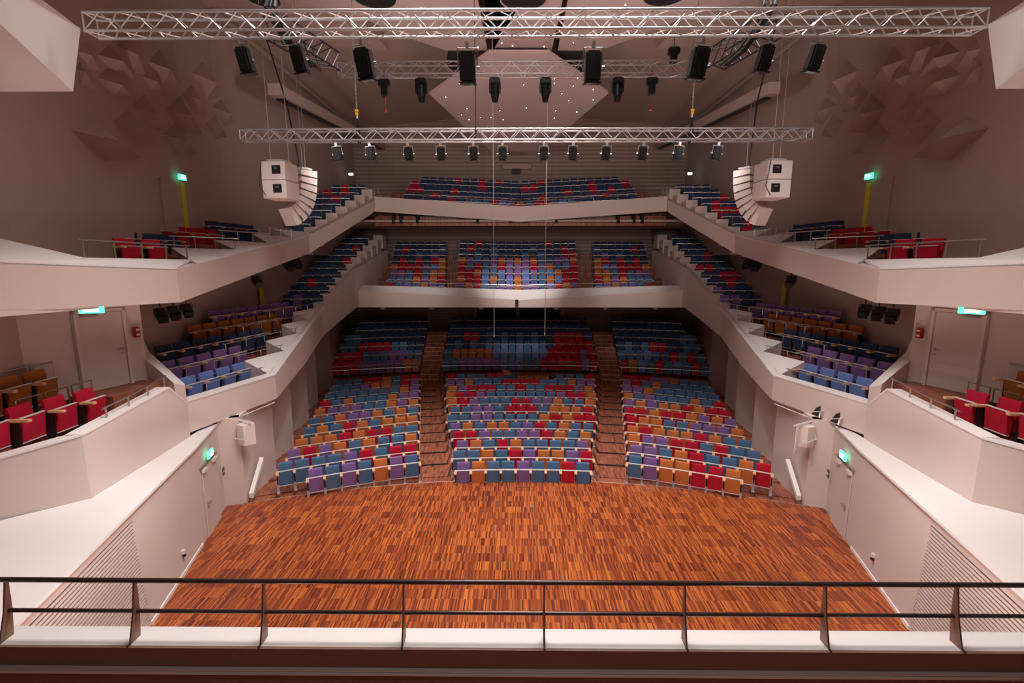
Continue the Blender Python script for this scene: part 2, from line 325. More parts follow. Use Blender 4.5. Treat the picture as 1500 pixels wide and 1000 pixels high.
# ================================================================== LOWER SIDE WALLS AND LEDGES
for s in (-1, 1):
    W = empty('wall_' + side(s), kind='structure')
    A, B, C = (-7.0, 4.2), (-9.27, 12.6), (-9.85, 14.7)
    d = Vector((B[0] - A[0], B[1] - A[1], 0)).normalized(); n = Vector((d.y, -d.x, 0))      # points into the room (x>0)
    A0 = Vector((*A, 0)); L = (Vector((*B, 0)) - A0).length
    # slatted triangle: s along wall, z
    def wp(sv, z, off=0): p = A0 + d * sv + n * off; return (p.x * -s, p.y, z)
    s_top = 5.25; s_bot = 5.45                # right edge of the slatted field
    # plain wall to the far side of the slats, and coping strip above
    MB().hexa([wp(s_bot - .06, 0), wp(L, 0), wp(L, 2.85), wp(s_top, 2.85)], [wp(s_bot - .06, 0, -.3), wp(L, 0, -.3), wp(L, 2.85, -.3), wp(s_top, 2.85, -.3)]).build('wall_panel', 'plaster', W)
    MB().hexa([wp(-.2, 2.63), wp(s_top, 2.63), wp(s_top, 2.85), wp(-.2, 2.85)], [wp(-.2, 2.63, -.3), wp(s_top, 2.63, -.3), wp(s_top, 2.85, -.3), wp(-.2, 2.85, -.3)]).build('wall_panel', 'plaster', W)
    MB().hexa([wp(-.2, 0, -.16), wp(s_bot, 0, -.16), wp(s_top, 2.7, -.16), wp(-.2, 2.7, -.16)], [wp(-.2, 0, -.3), wp(s_bot, 0, -.3), wp(s_top, 2.7, -.3), wp(-.2, 2.7, -.3)]).build('slat_backing', 'brown', W)
    nsl = 32
    for i in range(nsl):
        z = .04 + i * 2.58 / nsl; e = s_bot + (s_top - s_bot) * z / 2.63
        MB().hexa([wp(-.2, z, 0), wp(e, z, 0), wp(e, z + .044, 0), wp(-.2, z + .044, 0)], [wp(-.2, z + .004, -.05), wp(e, z + .004, -.05), wp(e, z + .034, -.05), wp(-.2, z + .034, -.05)]).build('slat', 'plaster', W)
    # baseboard
    MB().hexa([wp(s_bot, .0, .025), wp(L - .1, .0, .025), wp(L - .1, .09, .025), wp(s_bot, .09, .025)], [wp(s_bot, .0, 0), wp(L - .1, .0, 0), wp(L - .1, .09, 0), wp(s_bot, .09, 0)]).build('baseboard_' + side(s), 'white', W)
    # door recess wall B->C, then return, then the piece with the wall lamp
    for a, b, z1 in ((B, (-9.95, 14.75), 2.85), ((-9.95, 14.75), (-9.38, 15.0), 3.0), ((-9.38, 15.0), (-9.66, 16.3), 3.0)):
        wallseg(W, a, b, -.2, z1, .3, s, 'plaster')
    # stalls side wall folds
    for (a, b, z0, z1, z1b) in (((-9.66, 16.3), (-9.65, 17.6), -.2, 3.2, 3.2), ((-9.65, 17.6), (-10.2, 18.6), -.2, 3.2, 3.5), ((-10.2, 18.6), (-10.1, 20.1), -.2, 3.4, 3.7), ((-10.1, 20.1), (-10.8, 21.5), -.2, 3.7, 3.9),
                                ((-10.8, 21.5), (-10.75, 23.2), -.2, 3.8, 4.1), ((-10.75, 23.2), (-11.4, 24.3), -.2, 4.1, 4.3), ((-11.4, 24.3), (-11.35, 25.8), -.2, 4.3, 4.5), ((-11.35, 25.8), (-11.9, 26.8), -.2, 4.5, 4.8),
                                ((-11.9, 26.8), (-12.0, 29.6), -.2, 4.7, 5.3), ((-12.0, 29.6), (-14.2, 39.1), -.2, 5.4, 5.6)):
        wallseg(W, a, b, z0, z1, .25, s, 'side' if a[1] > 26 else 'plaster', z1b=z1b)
    # white ledge on top of the wall
    q = mir(s, [(-6.85, 4.0, 2.85), (-9.2, 12.6, 2.85), (-9.85, 14.6, 2.85), (-10.1, 14.6, 2.85), (-9.98, 13.5, 2.85), (-9.58, 9.7, 2.85), (-11.6, 7.9, 2.85), (-12.5, 4.0, 2.85)])
    tag(MB().prism(q, .06).build('trim_2', 'white'), kind='structure')
    # stage door in this wall
    D = empty('door_1', kind='structure')
    da, db = Vector((-9.37, 12.95, 0)), Vector((-9.68, 14.05, 0)); dd = (db - da).normalized(); dn = Vector((dd.y, -dd.x, 0)) * .03
    f = lambda v: (v.x * -s, v.y, v.z)
    MB().hexa([f(da + dn), f(db + dn), f(db + dn + Vector((0, 0, 2.1))), f(da + dn + Vector((0, 0, 2.1)))], [f(da), f(db), f(db + Vector((0, 0, 2.1))), f(da + Vector((0, 0, 2.1)))]).build('door_leaf', 'plaster', D)
    zt = Vector((0, 0, 2.13))
    MB().hexa([f(da + dn * 1.6 + zt - dd * .1), f(db + dn * 1.6 + zt + dd * .1), f(db + dn * 1.6 + zt * 1.02 + dd * .1), f(da + dn * 1.6 + zt * 1.02 - dd * .1)], [f(da + zt - dd * .1), f(db + zt + dd * .1), f(db + zt * 1.02 + dd * .1), f(da + zt * 1.02 - dd * .1)]).build('door_track', 'fin', D)
    for q0 in (.12, .95):
        c = da + dd * q0 + dn * 2.2 + Vector((0, 0, 2.04))
        MB().box(f(c), (.08, .28, .08), Matrix.Rotation(math.atan2(dd.y, dd.x * -s) - math.pi / 2, 4, 'Z')).build('door_closer', 'trim', D)
    h = da + dd * .14 + dn + Vector((0, 0, 1.0))
    hb = MB(); hb.tube(f(h), f(h + dn * 2.5), .03, 10); hb.tube(f(h + dn * 2.5), f(h + dn * 2.5 + dd * .15), .012, 8); hb.tube(f(h - Vector((0, 0, .12))), f(h - Vector((0, 0, .12)) + dn), .025, 10)
    hb.build('door_handle', 'steel', D)
    # exit sign above the stage door
    c = (da + db) / 2 + dn * 3 + Vector((0, 0, 2.36))
    rot = Matrix.Rotation(math.atan2(dd.y, dd.x * -s) - math.pi / 2, 4, 'Z')
    e = MB().box(f(c), (.06, .42, .2), rot).build('exit_sign', 'exit')
    tag(e, f'glowing green exit sign over the {side(s)} stage door', 'sign', 'exit signs')
    MB().box(f(c + dn), (.05, .2, .12), rot).build('symbol', 'exitw', e)
    # small green sticker sign on the return wall
    c = Vector((-9.83, 14.5, 1.35)) + Vector((.1, 0, 0))
    e = MB().box(f(c), (.02, .16, .26), rot).build('exit_sticker', 'exitp'); tag(e, f'small dark green sign on the {side(s)} wall beyond the stage door', 'sign')
    MB().box(f(c + Vector((.013, 0, 0))), (.01, .1, .05), rot).build('arrow', 'white', e)
    # wall lamp, long slanted white box
    a = wallplane(337, 737, (-9.38, 15.0), (-9.66, 16.3)); 
    la, lb = Vector((-9.30, 15.05, .15)), Vector((-9.48, 16.2, .95))
    lamp = MB(); lamp.hexa([f(la), f(la + Vector((.14, 0, 0))), f(la + Vector((.14, 0, .16))), f(la + Vector((0, 0, .16)))], [f(lb), f(lb + Vector((.14, 0, 0))), f(lb + Vector((.14, 0, .16))), f(lb + Vector((0, 0, .16)))])
    tag(lamp.build('ramp_handrail_cover', 'white'), f'long white slanted wall casing beside the {side(s)} stalls entrance', 'wall casing', 'slanted wall casings')
    # socket cluster low on the wall
    kn = wp(7.35, .62, .02)
    t = MB().box(wp(7.3, .62, .03), (.07, .1, .09)).build('wall_socket', 'trim'); MB().box(wp(7.3, .52, .05), (.05, .06, .05)).build('plug', 'black', t)
    tag(t, f'small white socket low on the {side(s)} stage wall', 'socket', 'sockets on the stage walls')

# ================================================================== NEAR SIDE GALLERIES (red and copper seats, door)
def rail(name, pts, h, label, r=.022, m='steel', posts=None, cat='railing', group=None, mid=False, over=.12):
    """top rail over the polyline pts (base points) with posts"""
    base = Vector(pts[0]); t = empty(name, base, 0, label, cat, group)
    P_ = [Vector(p) - base for p in pts]; H_ = Vector((0, 0, h))
    tp = MB(); d0 = (P_[1] - P_[0]).normalized(); d1 = (P_[-1] - P_[-2]).normalized()
    top = [P_[0] - d0 * over] + P_[1:-1] + [P_[-1] + d1 * over]
    tp.path([p + H_ for p in top], r, 8); tp.build('top_rail', m, t)
    if mid:
        MB().path([p + H_ * .5 for p in P_], r * .7, 6).build('mid_rail', m, t)
    n = posts or 2
    # posts evenly along length
    seg = [(a, b, (b - a).length) for a, b in zip(P_, P_[1:])]; L = sum(q[2] for q in seg)
    for i in range(n):
        u = L * i / max(1, n - 1); 
        for a, b, l in seg:
            if u <= l + 1e-6: p = a + (b - a) * (u / l if l else 0); break
            u -= l
        MB().tube(p, p + H_, r * .9, 8).build('post', m, t)
    return t
FLOORW = 'steps'
for s in (-1, 1):
    S = side(s)
    G = empty('side_gallery', (0, 0, 0), 0, f'near {S} side gallery with angular white parapet above the stage wall', 'balcony', 'near side galleries')
    inn = .32
    # parapet: base on the ledge, slightly kinked
    for a, b, za, zb in (((-12.2, 7.5), (-9.57, 9.7), 3.86, 4.38), ((-9.57, 9.7), (-9.87, 12.75), 4.38, 4.62), ((-9.87, 12.75), (-9.96, 13.5), 4.62, 3.95)):
        d = Vector((b[0] - a[0], b[1] - a[1], 0)).normalized(); n = Vector((d.y, -d.x, 0)) * inn
        q = [Vector((*a, 2.9)), Vector((*b, 2.9)), Vector((*b, zb - .04)), Vector((*a, za - .04))]
        MB().hexa(mir(s, [tuple(p) for p in q]), mir(s, [tuple(p - n) for p in q])).build('parapet', 'plaster', G)
        q = [Vector((*a, za - .04)) + n * .06, Vector((*b, zb - .04)) + n * .06, Vector((*b, zb - .04)) - n * 1.05, Vector((*a, za - .04)) - n * 1.05]
        MB().hexa(mir(s, [tuple(p + Vector((0, 0, .04))) for p in q]), mir(s, [tuple(p) for p in q])).build('coping', 'white', G)
    MB().prism(mir(s, [(-9.8, 9.7, 2.9), (-10.1, 13.2, 2.9), (-12.3, 13.2, 2.9), (-12.0, 7.4, 2.9)]), .88).build('gallery_floor', FLOORW, G)
    MB().prism(mir(s, [(-10.95, 7.6, 3.3), (-10.95, 11.9, 3.3), (-12.3, 12.3, 3.3), (-12.0, 7.6, 3.3)]), .98).build('gallery_step', FLOORW, G)
    MB().prism(mir(s, [(-10.75, 11.95, 3.3), (-10.6, 13.6, 3.3), (-12.3, 13.9, 3.3), (-12.3, 11.95, 3.3)]), 1.27).build('gallery_step', FLOORW, G)
    MB().prism(mir(s, [(-10.2, 12.2, 3.3), (-10.15, 13.3, 3.3), (-10.75, 13.5, 3.3), (-10.75, 12.2, 3.3)]), .75).build('gallery_step', FLOORW, G)
    # wall piece with the door
    Wd = empty('wall_' + S, kind='structure')
    wallseg(Wd, (-12.1, 11.1), (-11.35, 13.95), 4.5, 6.95, .25, s, 'plaster')
    wallseg(Wd, (-12.3, 7.0), (-12.25, 11.2), 3.6, 7.0, .2, s, 'plaster')
    D = empty('door_2', kind='structure')
    da, db = Vector((-11.74, 12.28, 4.57)), Vector((-11.45, 13.33, 4.57)); dd = (db - da).normalized(); dn = Vector((dd.y, -dd.x, 0)).normalized()
    f = lambda v: (v.x * -s, v.y, v.z); H = Vector((0, 0, 2.1))
    def plate(nm, a, b, z0, z1, o0, o1, m):
        q = lambda o: [f(a + dn * o + Vector((0, 0, z0))), f(b + dn * o + Vector((0, 0, z0))), f(b + dn * o + Vector((0, 0, z1))), f(a + dn * o + Vector((0, 0, z1)))]
        return MB().hexa(q(o1), q(o0)).build(nm, m, D)
    plate('door_leaf', da, db, .01, 2.1, .0, .05, 'door')
    plate('door_frame', da - dd * .1, da - dd * .015, 0, 2.2, -.02, .09, 'plaster'); plate('door_frame', db + dd * .015, db + dd * .1, 0, 2.2, -.02, .09, 'plaster')
    plate('door_frame', da - dd * .1, db + dd * .1, 2.115, 2.2, -.02, .09, 'plaster')
    plate('door_closer', da + dd * .05, da + dd * .45, 2.03, 2.09, .05, .1, 'steel')
    h = db - dd * .1 + dn * .05 + Vector((0, 0, 1.05))
    MB().tube(f(h), f(h + dn * .06), .028, 10).tube(f(h + dn * .06), f(h + dn * .06 - dd * .16), .013, 8).tube(f(h - Vector((0, 0, .13))), f(h - Vector((0, 0, .13)) + dn * .03), .026, 10).build('door_handle', 'steel', D)
    e0 = (da + db) / 2 + dn * .35 + Vector((0, 0, 2.3)); rot = Matrix.Rotation(math.atan2(dd.y, dd.x * -s) - math.pi / 2 , 4, 'Z')
    e0 = Vector(atY(134, 453, 10.6))
    rotc = Matrix.Rotation(R(-30 * s), 4, 'Z')
    e = MB().box(f(e0), (.44, .1, .17), rotc, .01).build('exit_sign', 'exit'); tag(e, f'glowing green exit sign above the white door of the near {S} gallery', 'sign', 'exit signs')
    MB().box(f(e0 + Vector((.03, -.05, 0))), (.26, .03, .1), rotc).build('symbol', 'exitw', e)
    x0 = db + dd * .35 + dn * .06 + Vector((0, 0, 1.45))
    fb = MB().box(f(x0), (.12, .16, .3), rot, .02).build('fire_call_box', 'redp'); tag(fb, f'red fire alarm box beside the near {S} gallery door', 'alarm box')
    for dz in (.07, -.07): MB().box(f(x0 + dn * .06 + Vector((0, 0, dz))), (.02, .09, .05), rot).build('label_plate', 'trim', fb)
    # white duct box high on the wall behind the copper seats
    du = wallplane(57, 480, (-12.25, 7.0), (-12.2, 11.1))
    t = MB().box((-12.12 * -s, du.y, 6.45), (.2, .25, .95), None, .02).build('wall_duct', 'plaster'); MB().box((-12.12 * -s, du.y, 5.97), (.21, .26, .03)).build('end_cap', 'door', t)
    tag(t, f'white boxed duct on the wall behind the {S} copper seats', 'duct')
    # sloping wing wall between the two galleries: its top falls towards the hall
    pA, pB = (-11.4, 13.95), (-9.86, 13.0); th = Vector((.12, .40, 0))
    lf = [wallplane(x, y, pA, pB) for x, y in ((255, 562), (202, 518), (181, 480), (168, 448))]
    rt = [wallplane(x, y, (pA[0] + th.x, pA[1] + th.y), (pB[0] + th.x, pB[1] + th.y)) for x, y in ((271, 564), (218, 516), (200, 478), (185, 446))]
    for a, b, c, d in zip(lf, lf[1:], rt[1:], rt):
        q = [a, b, c, d]
        MB().hexa(mir(s, [tuple(p) for p in q]), mir(s, [(p.x, p.y, 3.0) for p in q])).build('wing_wall', 'plaster', G)
        MB().hexa(mir(s, [tuple(p + Vector((0, 0, .03))) for p in q]), mir(s, [tuple(p - Vector((0, 0, .005))) for p in q])).build('wing_coping', 'white', G)
    # handrail of the near gallery
    pts = mir(s, [(-9.78, 10.6, 4.4), (-9.85, 11.6, 4.48), (-9.98, 12.75, 4.6)])
    rail('gallery_railing', pts, .30, f'slanted steel handrail on the coping of the near {S} gallery', .022, posts=4, group='near gallery handrails')

# ================================================================== RIBBON BALCONIES ALONG THE SIDES
# outer edge polylines (x, y, z_top, z_bottom), left side
LOW = [(-10.05, 13.6, 3.92, 2.98), (-9.2, 17.2, 3.88, 3.01), (-9.85, 21.1, 4.71, 3.46), (-10.5, 25.0, 5.55, 4.19), (-10.5, 28.0, 6.68, 4.75), (-10.5, 30.6, 7.65, 5.2), (-9.9, 36.5, 8.95, 6.7)]
UPP = [(-9.95, 5.0, 8.15, 7.20), (-9.68, 8.6, 8.02, 7.12), (-9.42, 12.95, 7.83, 6.94), (-9.96, 17.1, 8.36, 7.47), (-11.05, 25.3, 9.40, 8.50), (-9.45, 31.1, 11.78, 11.05), (-9.1, 32.6, 12.4, 11.9)]
SAWL = dict(b=[(-9.59, 17.43, 3.90), (-9.94, 19.51, 4.38), (-10.31, 21.73, 4.80), (-10.63, 23.63, 5.21), (-10.85, 25.6, 5.63)],
            a=[(-10.41, 17.40, 4.38), (-10.62, 19.39, 4.80), (-10.95, 21.5, 5.21), (-11.05, 22.9, 5.63)])
SAWU = dict(b=[(-9.95, 14.30, 8.08), (-10.36, 17.40, 8.46), (-10.76, 20.49, 8.82), (-11.17, 23.61, 9.21)],
            a=[(-12.0, 16.45, 8.50), (-12.1, 18.95, 8.87), (-12.2, 21.95, 9.29), (-12.25, 24.1, 9.66)])
def lerp_edge(E, y):
    for a, b in zip(E, E[1:]):
        if a[1] <= y <= b[1]:
            u = (y - a[1]) / (b[1] - a[1]); return (a[0] + (b[0] - a[0]) * u, y, a[2] + (b[2] - a[2]) * u)
    return E[-1][:3]
RAILN = ['first', 'second', 'third', 'fourth', 'fifth', 'sixth', 'seventh', 'eighth', 'ninth', 'tenth', 'eleventh', 'twelfth', 'thirteenth', 'fourteenth', 'fifteenth', 'sixteenth', 'seventeenth', 'eighteenth', 'nineteenth']
for s in (-1, 1):
    S = side(s)
    for key, E, SAW, lvl in (('low', LOW, SAWL, 'middle'), ('upp', UPP, SAWU, 'upper')):
        G = empty('ribbon_balcony', (0, 0, 0), 0, f'{lvl} {S} side balcony, a white ribbon climbing in terraces to the rear', 'balcony', 'terraced side balconies')
        for a, b in zip(E, E[1:]):
            th = .3
            q = [(a[0], a[1], a[3]), (b[0], b[1], b[3]), (b[0], b[1], b[2]), (a[0], a[1], a[2])]
            MB().hexa(mir(s, q), mir(s, [(x - th, y, z) for x, y, z in q])).build('fascia', 'plaster', G)
        tri = []
        bb, aa = SAW['b'], SAW['a']
        tt = MB() 
        def cell(pts):
            pts = mir(s, pts); 
            MB().hexa([Vector(p) + Vector((0, 0, .02)) for p in pts], [Vector(p) - Vector((0, 0, .05)) for p in pts]).build('terrace_slab', 'white', G)
        for k in range(len(aa)):
            o0 = lerp_edge(E, bb[k][1] - .25); 
            if k + 1 < len(bb):
                o1 = lerp_edge(E, bb[k + 1][1] - .25)
                cell([bb[k], o0, o1, bb[k + 1]]); cell([bb[k], bb[k + 1], aa[k]])
            else:
                o1 = lerp_edge(E, bb[k][1] + 1.9); e1 = (o1[0] - .4, o1[1] + .2, o1[2] + .1); cell([bb[k], o0, o1, e1]); cell([bb[k], e1, aa[k]])
            # inner wall below the edge b_k -> a_k
            p, q = bb[k], aa[k]; zf = bb[k][2] - .62
            w = [(p[0], p[1], zf), (q[0], q[1], zf), q, p]
            MB().hexa(mir(s, w), mir(s, [(x, y + .06, z) for x, y, z in w])).build('inner_parapet', 'plaster', G)
            if k + 1 < len(bb):
                p, q = aa[k], bb[k + 1]; w = [(p[0], p[1], p[2] - .6), (q[0], q[1], q[2] - .6), q, p]
                MB().hexa(mir(s, w), mir(s, [(x + .05, y, z - .02) for x, y, z in w])).build('inner_parapet', 'plaster', G)
        # floors of the rows
        nrow = len(bb)
        for k in range(nrow):
            zf = bb[k][2] - .55
            if key == 'low':
                yn = 14.0 + .2 * k
                q = [(bb[k][0] - .05, bb[k][1] - .03, zf), (-10.1 - .95 * k if k else -10.2, yn, zf), (-13.1, yn, zf), (-13.1, bb[k][1] + .6, zf), (aa[min(k, len(aa) - 1)][0], bb[k][1] + .0, zf)]
            else:
                yn = 10.5 + 2.2 * k
                q = [(bb[k][0] - .05, bb[k][1] - .03, zf), (-9.9 - .55 * k, yn, zf), (-12.9, yn, zf), (-13.0, bb[k][1] + 1.5, zf), (aa[min(k, len(aa) - 1)][0], aa[min(k, len(aa) - 1)][1] - .08, zf)]
            q = mir(s, [(x, y, z - .12) for x, y, z in q]); MB().prism(q, .12).build('row_floor', 'steps', G)
        # near end of the coping
        if key == 'low':
            cell([(-9.59, 17.43, 3.90), (-10.4, 13.85, 3.94), (-10.05, 13.6, 3.94), (-9.2, 17.2, 3.9)])
            MB().prism(mir(s, [(-10.05, 13.8, 2.98), (-9.5, 17.2, 3.0), (-10.1, 21, 3.42), (-13.1, 22, 3.42), (-13.1, 14, 2.98)]), .12).build('soffit', 'plaster', G)
            q = [(-9.5, 17.2, 3.2), (-10.8, 25, 4.2), (-10.8, 31, 5.2), (-13.2, 31, 5.2), (-13.2, 25, 4.2), (-13.2, 17.2, 3.2)]
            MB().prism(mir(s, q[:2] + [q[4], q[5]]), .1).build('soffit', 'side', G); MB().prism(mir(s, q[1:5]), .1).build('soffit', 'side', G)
        else:
            cell([(-9.95, 14.30, 8.08), (-10.05, 10.9, 8.10), (-9.68, 8.6, 8.04), (-9.42, 12.95, 7.85)])
            cell([(-10.05, 10.9, 8.10), (-12.05, 10.6, 8.62), (-12.0, 8.0, 8.6), (-9.68, 8.6, 8.04)])
            cell([(-9.68, 8.6, 8.04), (-12.0, 8.0, 8.6), (-11.5, 5.0, 8.5), (-9.95, 5.0, 8.17)])
            for q in ([(-9.7, 5, 7.1), (-9.6, 12.9, 6.95), (-12.2, 12.9, 6.95), (-11.5, 5, 7.1)], [(-9.6, 12.9, 6.95), (-10.1, 17.1, 7.5), (-13.0, 17.1, 7.5), (-12.2, 12.9, 6.95)],
                      [(-10.1, 17.1, 7.5), (-11.2, 25.3, 8.55), (-13.3, 25.3, 8.55), (-13.0, 17.1, 7.5)], [(-11.2, 25.3, 8.55), (-9.7, 31.1, 11.05), (-13.2, 31.1, 11.05), (-13.3, 25.3, 8.55)]):
                MB().prism(mir(s, q), .1).build('soffit', 'plaster', G)
        # stepped rows at the rear part
        if key == 'low': rows = [(26.2 + 1.0 * j, 5.75 + .42 * j) for j in range(11)]; zsub = .15
        else: rows = [(25.4 + .92 * j, 9.35 + .46 * j) for j in range(8)]; zsub = .15
        for j, (y, z) in enumerate(rows):
            o = lerp_edge(E, min(y, E[-1][1])); d = rows[1][0] - rows[0][0]
            MB().prism(mir(s, [(o[0] - .9, y, z - .45), (o[0] - .9, y + d, z - .45), (-13.2, y + d, z - .45), (-13.2, y, z - .45)]), .45 - .55).build('row_floor', 'steps', G) if False else \
                MB().prism(mir(s, [(o[0] - .55, y, z - 1.0), (o[0] - .55, y + d, z - 1.0), (-13.15, y + d, z - 1.0), (-13.15, y, z - 1.0)]), .45).build('row_floor', 'steps', G)
            # white step block along the ribbon
            ztop = z + .12
            MB().prism(mir(s, [(o[0] - .02 - .25, y, z - .9), (o[0] - .27, y + d, z - .9), (o[0] - .95, y + d, z - .9), (o[0] - .95, y, z - .9)]), .9 + .1).build('terrace_step', 'plaster', G)
        # railings of the terrace rows
        for k in range(len(bb)):
            p = Vector(bb[k]); 
            if key == 'low':
                if k == 0: pts = [(-9.72, 17.2, 3.9), (-10.25, 14.9, 3.92)]; npst = 2
                else: q = Vector(aa[k - 1]); dd_ = (q - p).normalized(); pts = [tuple(p + dd_ * .2), tuple(p + dd_ * 2.3), tuple(p + dd_ * 4.6 )]; npst = 5
                rail('terrace_railing', mir(s, pts), .27, f'steel rail before the {RAILN[k]} terrace row of the middle {S} balcony', .018, posts=npst, group='terrace railings')
            else:
                if k == 0: pts = [(-9.98, 14.25, 8.1), (-10.08, 10.95, 8.12)]; npst = 5
                else: q = Vector(aa[k - 1]); dd_ = (q - p).normalized(); pts = [tuple(p), tuple(p + dd_ * (1.9 - .1 * k))]; npst = 4
                rail('terrace_railing', mir(s, pts), .40, f'steel rail before the {RAILN[k]} terrace row of the upper {S} balcony', .02, posts=npst, group='terrace railings')

# ================================================================== REAR BALCONIES
def vz(x, zc, ze, w=10): return zc + (ze - zc) * min(1, abs(x) / w)
def rear_balcony(label, yf, xw, top, bot, inner_drop, steps, seatz, m='plaster'):
    G = empty('rear_balcony', (0, 0, 0), 0, label, 'balcony', 'rear balconies')
    for s in (-1, 1):
        xs_ = [0, .45 * xw, xw]
        for a, b in zip(xs_, xs_[1:]):
            ta, tb, ba, bb_ = vz(a, *top, xw), vz(b, *top, xw), vz(a, *bot, xw), vz(b, *bot, xw)
            ma, mb_ = ta - inner_drop * (1 - .55 * a / xw), tb - inner_drop * (1 - .55 * b / xw)
            # sloping coping
            MB().hexa([(s * a, yf, ma), (s * b, yf, mb_), (s * b, yf + .75, tb), (s * a, yf + .75, ta)], [(s * a, yf + .05, ma - .2), (s * b, yf + .05, mb_ - .2), (s * b, yf + .75, tb - .3), (s * a, yf + .75, ta - .3)]).build('coping', 'white', G)
            MB().hexa([(s * a, yf, ma), (s * b, yf, mb_), (s * b, yf, bb_), (s * a, yf, ba)], [(s * a, yf + .3, ma - .05), (s * b, yf + .3, mb_ - .05), (s * b, yf + .3, bb_), (s * a, yf + .3, ba)]).build('fascia', m, G)
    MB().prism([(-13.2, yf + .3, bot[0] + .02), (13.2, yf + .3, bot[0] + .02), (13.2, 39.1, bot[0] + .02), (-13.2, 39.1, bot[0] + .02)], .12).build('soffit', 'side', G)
    for y, y1, z in steps:
        MB().box((0, (y + y1) / 2, z - .3), (2 * xw + .4, y1 - y, .6)).build('row_floor', 'steps', G)
    return G
MIDZ = [5.62 + .43 * k for k in range(8)]; MIDY = [32.35 + .83 * k for k in range(8)]
rear_balcony('middle rear balcony with bowed white parapet and spotlit seats', 31.0, 10.6, (6.25, 6.55), (5.15, 5.15), .62, [(y - .5, y + .33, z) for y, z in zip(MIDY, MIDZ)], None)
TOPZ = [11.0, 11.45, 11.9, 12.5, 12.95]; TOPY = [32.6, 33.5, 34.4, 35.6, 36.5]
rear_balcony('top rear balcony with shallow V shaped parapet under the canopy', 31.4, 9.3, (11.62, 12.2), (10.60, 11.25), .08, [(y - .5, y + .4, z) for y, z in zip(TOPY, TOPZ)] + [(36.9, 39, 13.2)], None)
for xx, nm in (((-9.5, -4.4, 0), 'left'), ((9.5, 4.4, 0), 'right')):
    rail('balcony_railing', [(xx[0], 31.85, 6.5), (xx[1], 31.8, 6.35), (xx[2], 31.75, 6.25)], .3, f'thin steel rail on the coping of the middle rear balcony, {nm} half', .018, posts=7, group='rear balcony railings')
    rail('balcony_railing', [(xx[0], 32.2, 12.2), (xx[1], 32.2, 11.9), (xx[2], 32.2, 11.66)], .28, f'thin steel rail on the top rear balcony parapet, {nm} half', .018, posts=7, group='rear balcony railings')
    rail('balcony_railing', [(xx[0], 33.1, 12.5), (xx[1], 33.1, 12.15), (xx[2], 33.1, 11.9)], .32, f'second thin rail behind the top rear balcony parapet, {nm} half', .016, posts=5, group='rear balcony railings')
# small round downlights under the middle balcony
for i, x in enumerate((-9.2, -5.9, -2.6, 2.4, 5.7, 9.0)):
    t = MB().tube((x, 31.9, 5.1), (x, 31.9, 4.95), .17, 12).build('soffit_light', 'trim')
    MB().tube((x, 31.9, 4.96), (x, 31.9, 4.93), .11, 12).build('lens', 'lens', t)
    tag(t, f'small white soffit lamp under the middle rear balcony, {RAILN[i]} from the left', 'lamp', 'soffit lamps')
# projector and screen roll on the rear wall
t = MB().box(atY(757, 244, 38.9), (2.2, .3, .38), None, .03).build('screen_housing', 'canopy'); tag(t, 'pinkish horizontal casing on the rear wall above the top balcony', 'casing')
t2 = MB().box(atY(756, 251, 38.7), (.65, .4, .35), None, .03).build('projector', 'black'); tag(t2, 'black projector hanging below the casing on the rear wall', 'projector')
MB().tube(atY(756, 252, 38.45), atY(756, 252, 38.38), .09, 12).build('lens', 'lens', t2)
t = MB().tube(atY(757, 441, 30.9), atY(757, 441, 30.65), .12, 12).build('camera_head', 'black'); tag(t, 'small black camera fixed to the middle rear parapet', 'camera')
MB().box(atY(757, 446, 30.85), (.1, .12, .2)).build('bracket', 'black', t)

# cross rails in front of the upper stalls
for (xa, xb, nm, n_) in ((-12.9, -6.75, 'left', 4), (-5.1, 4.95, 'centre', 5), (6.6, 12.7, 'right', 4)):
    pts = [arcp(38.75, xa + (xb - xa) * i / 6, .36) for i in range(7)]
    rail('cross_aisle_railing', pts, .95, f'long steel handrail before the upper stalls, {nm} block', .024, posts=n_, mid=False, group='cross aisle handrails')

# ================================================================== SEATS
SW = .475
def seat_parts(k):
    fab = k
    b = MB()       # backrest: slab leaning back with a rounded top
    prof = [(.13, .34), (.20, .34), (.29, .985), (.275, 1.01), (.225, 1.01), (.205, .985)]
    b.hexa([(-SW / 2 + .01, y, z) for y, z in prof], [(SW / 2 - .01, y, z) for y, z in prof]); back = b.mesh('backrest', fab)
    p = MB(); prof = [(.06, .25), (.0, .26), (-.06, .77), (-.02, .79), (.065, .79), (.10, .55)]
    p.hexa([(-SW / 2, y, z) for y, z in prof], [(SW / 2, y, z) for y, z in prof]); pan = p.mesh('seat', fab)
    return back, pan
TRIM = MB().box((0, -.035, .80), (SW + .01, .06, .018)).mesh('seat_trim', 'trim'); TRIMB = MB().box((0, .02, .244), (SW + .01, .06, .018)).mesh('lower_trim', 'trim')
SEATM = {k: seat_parts(k) for k in FAB}
ARM = MB().box((0, -.10, .765), (.095, .34, .06), None, .014).mesh('armrest', 'oak')
POST = MB().box((0, .08, .53), (.04, .14, .44)).mesh('leg_post', 'black')
LEG = MB().box((0, .05, .16), (.075, .12, .31)).box((0, .03, .02), (.09, .26, .035)).mesh('leg', 'leg')
LEGD = MB().box((0, .08, .38), (.05, .16, .72)).box((0, .03, .02), (.09, .26, .035)).mesh('leg', 'black')
count = {'n': 0}
stuff = []          # (matrix, colour) of the far seats
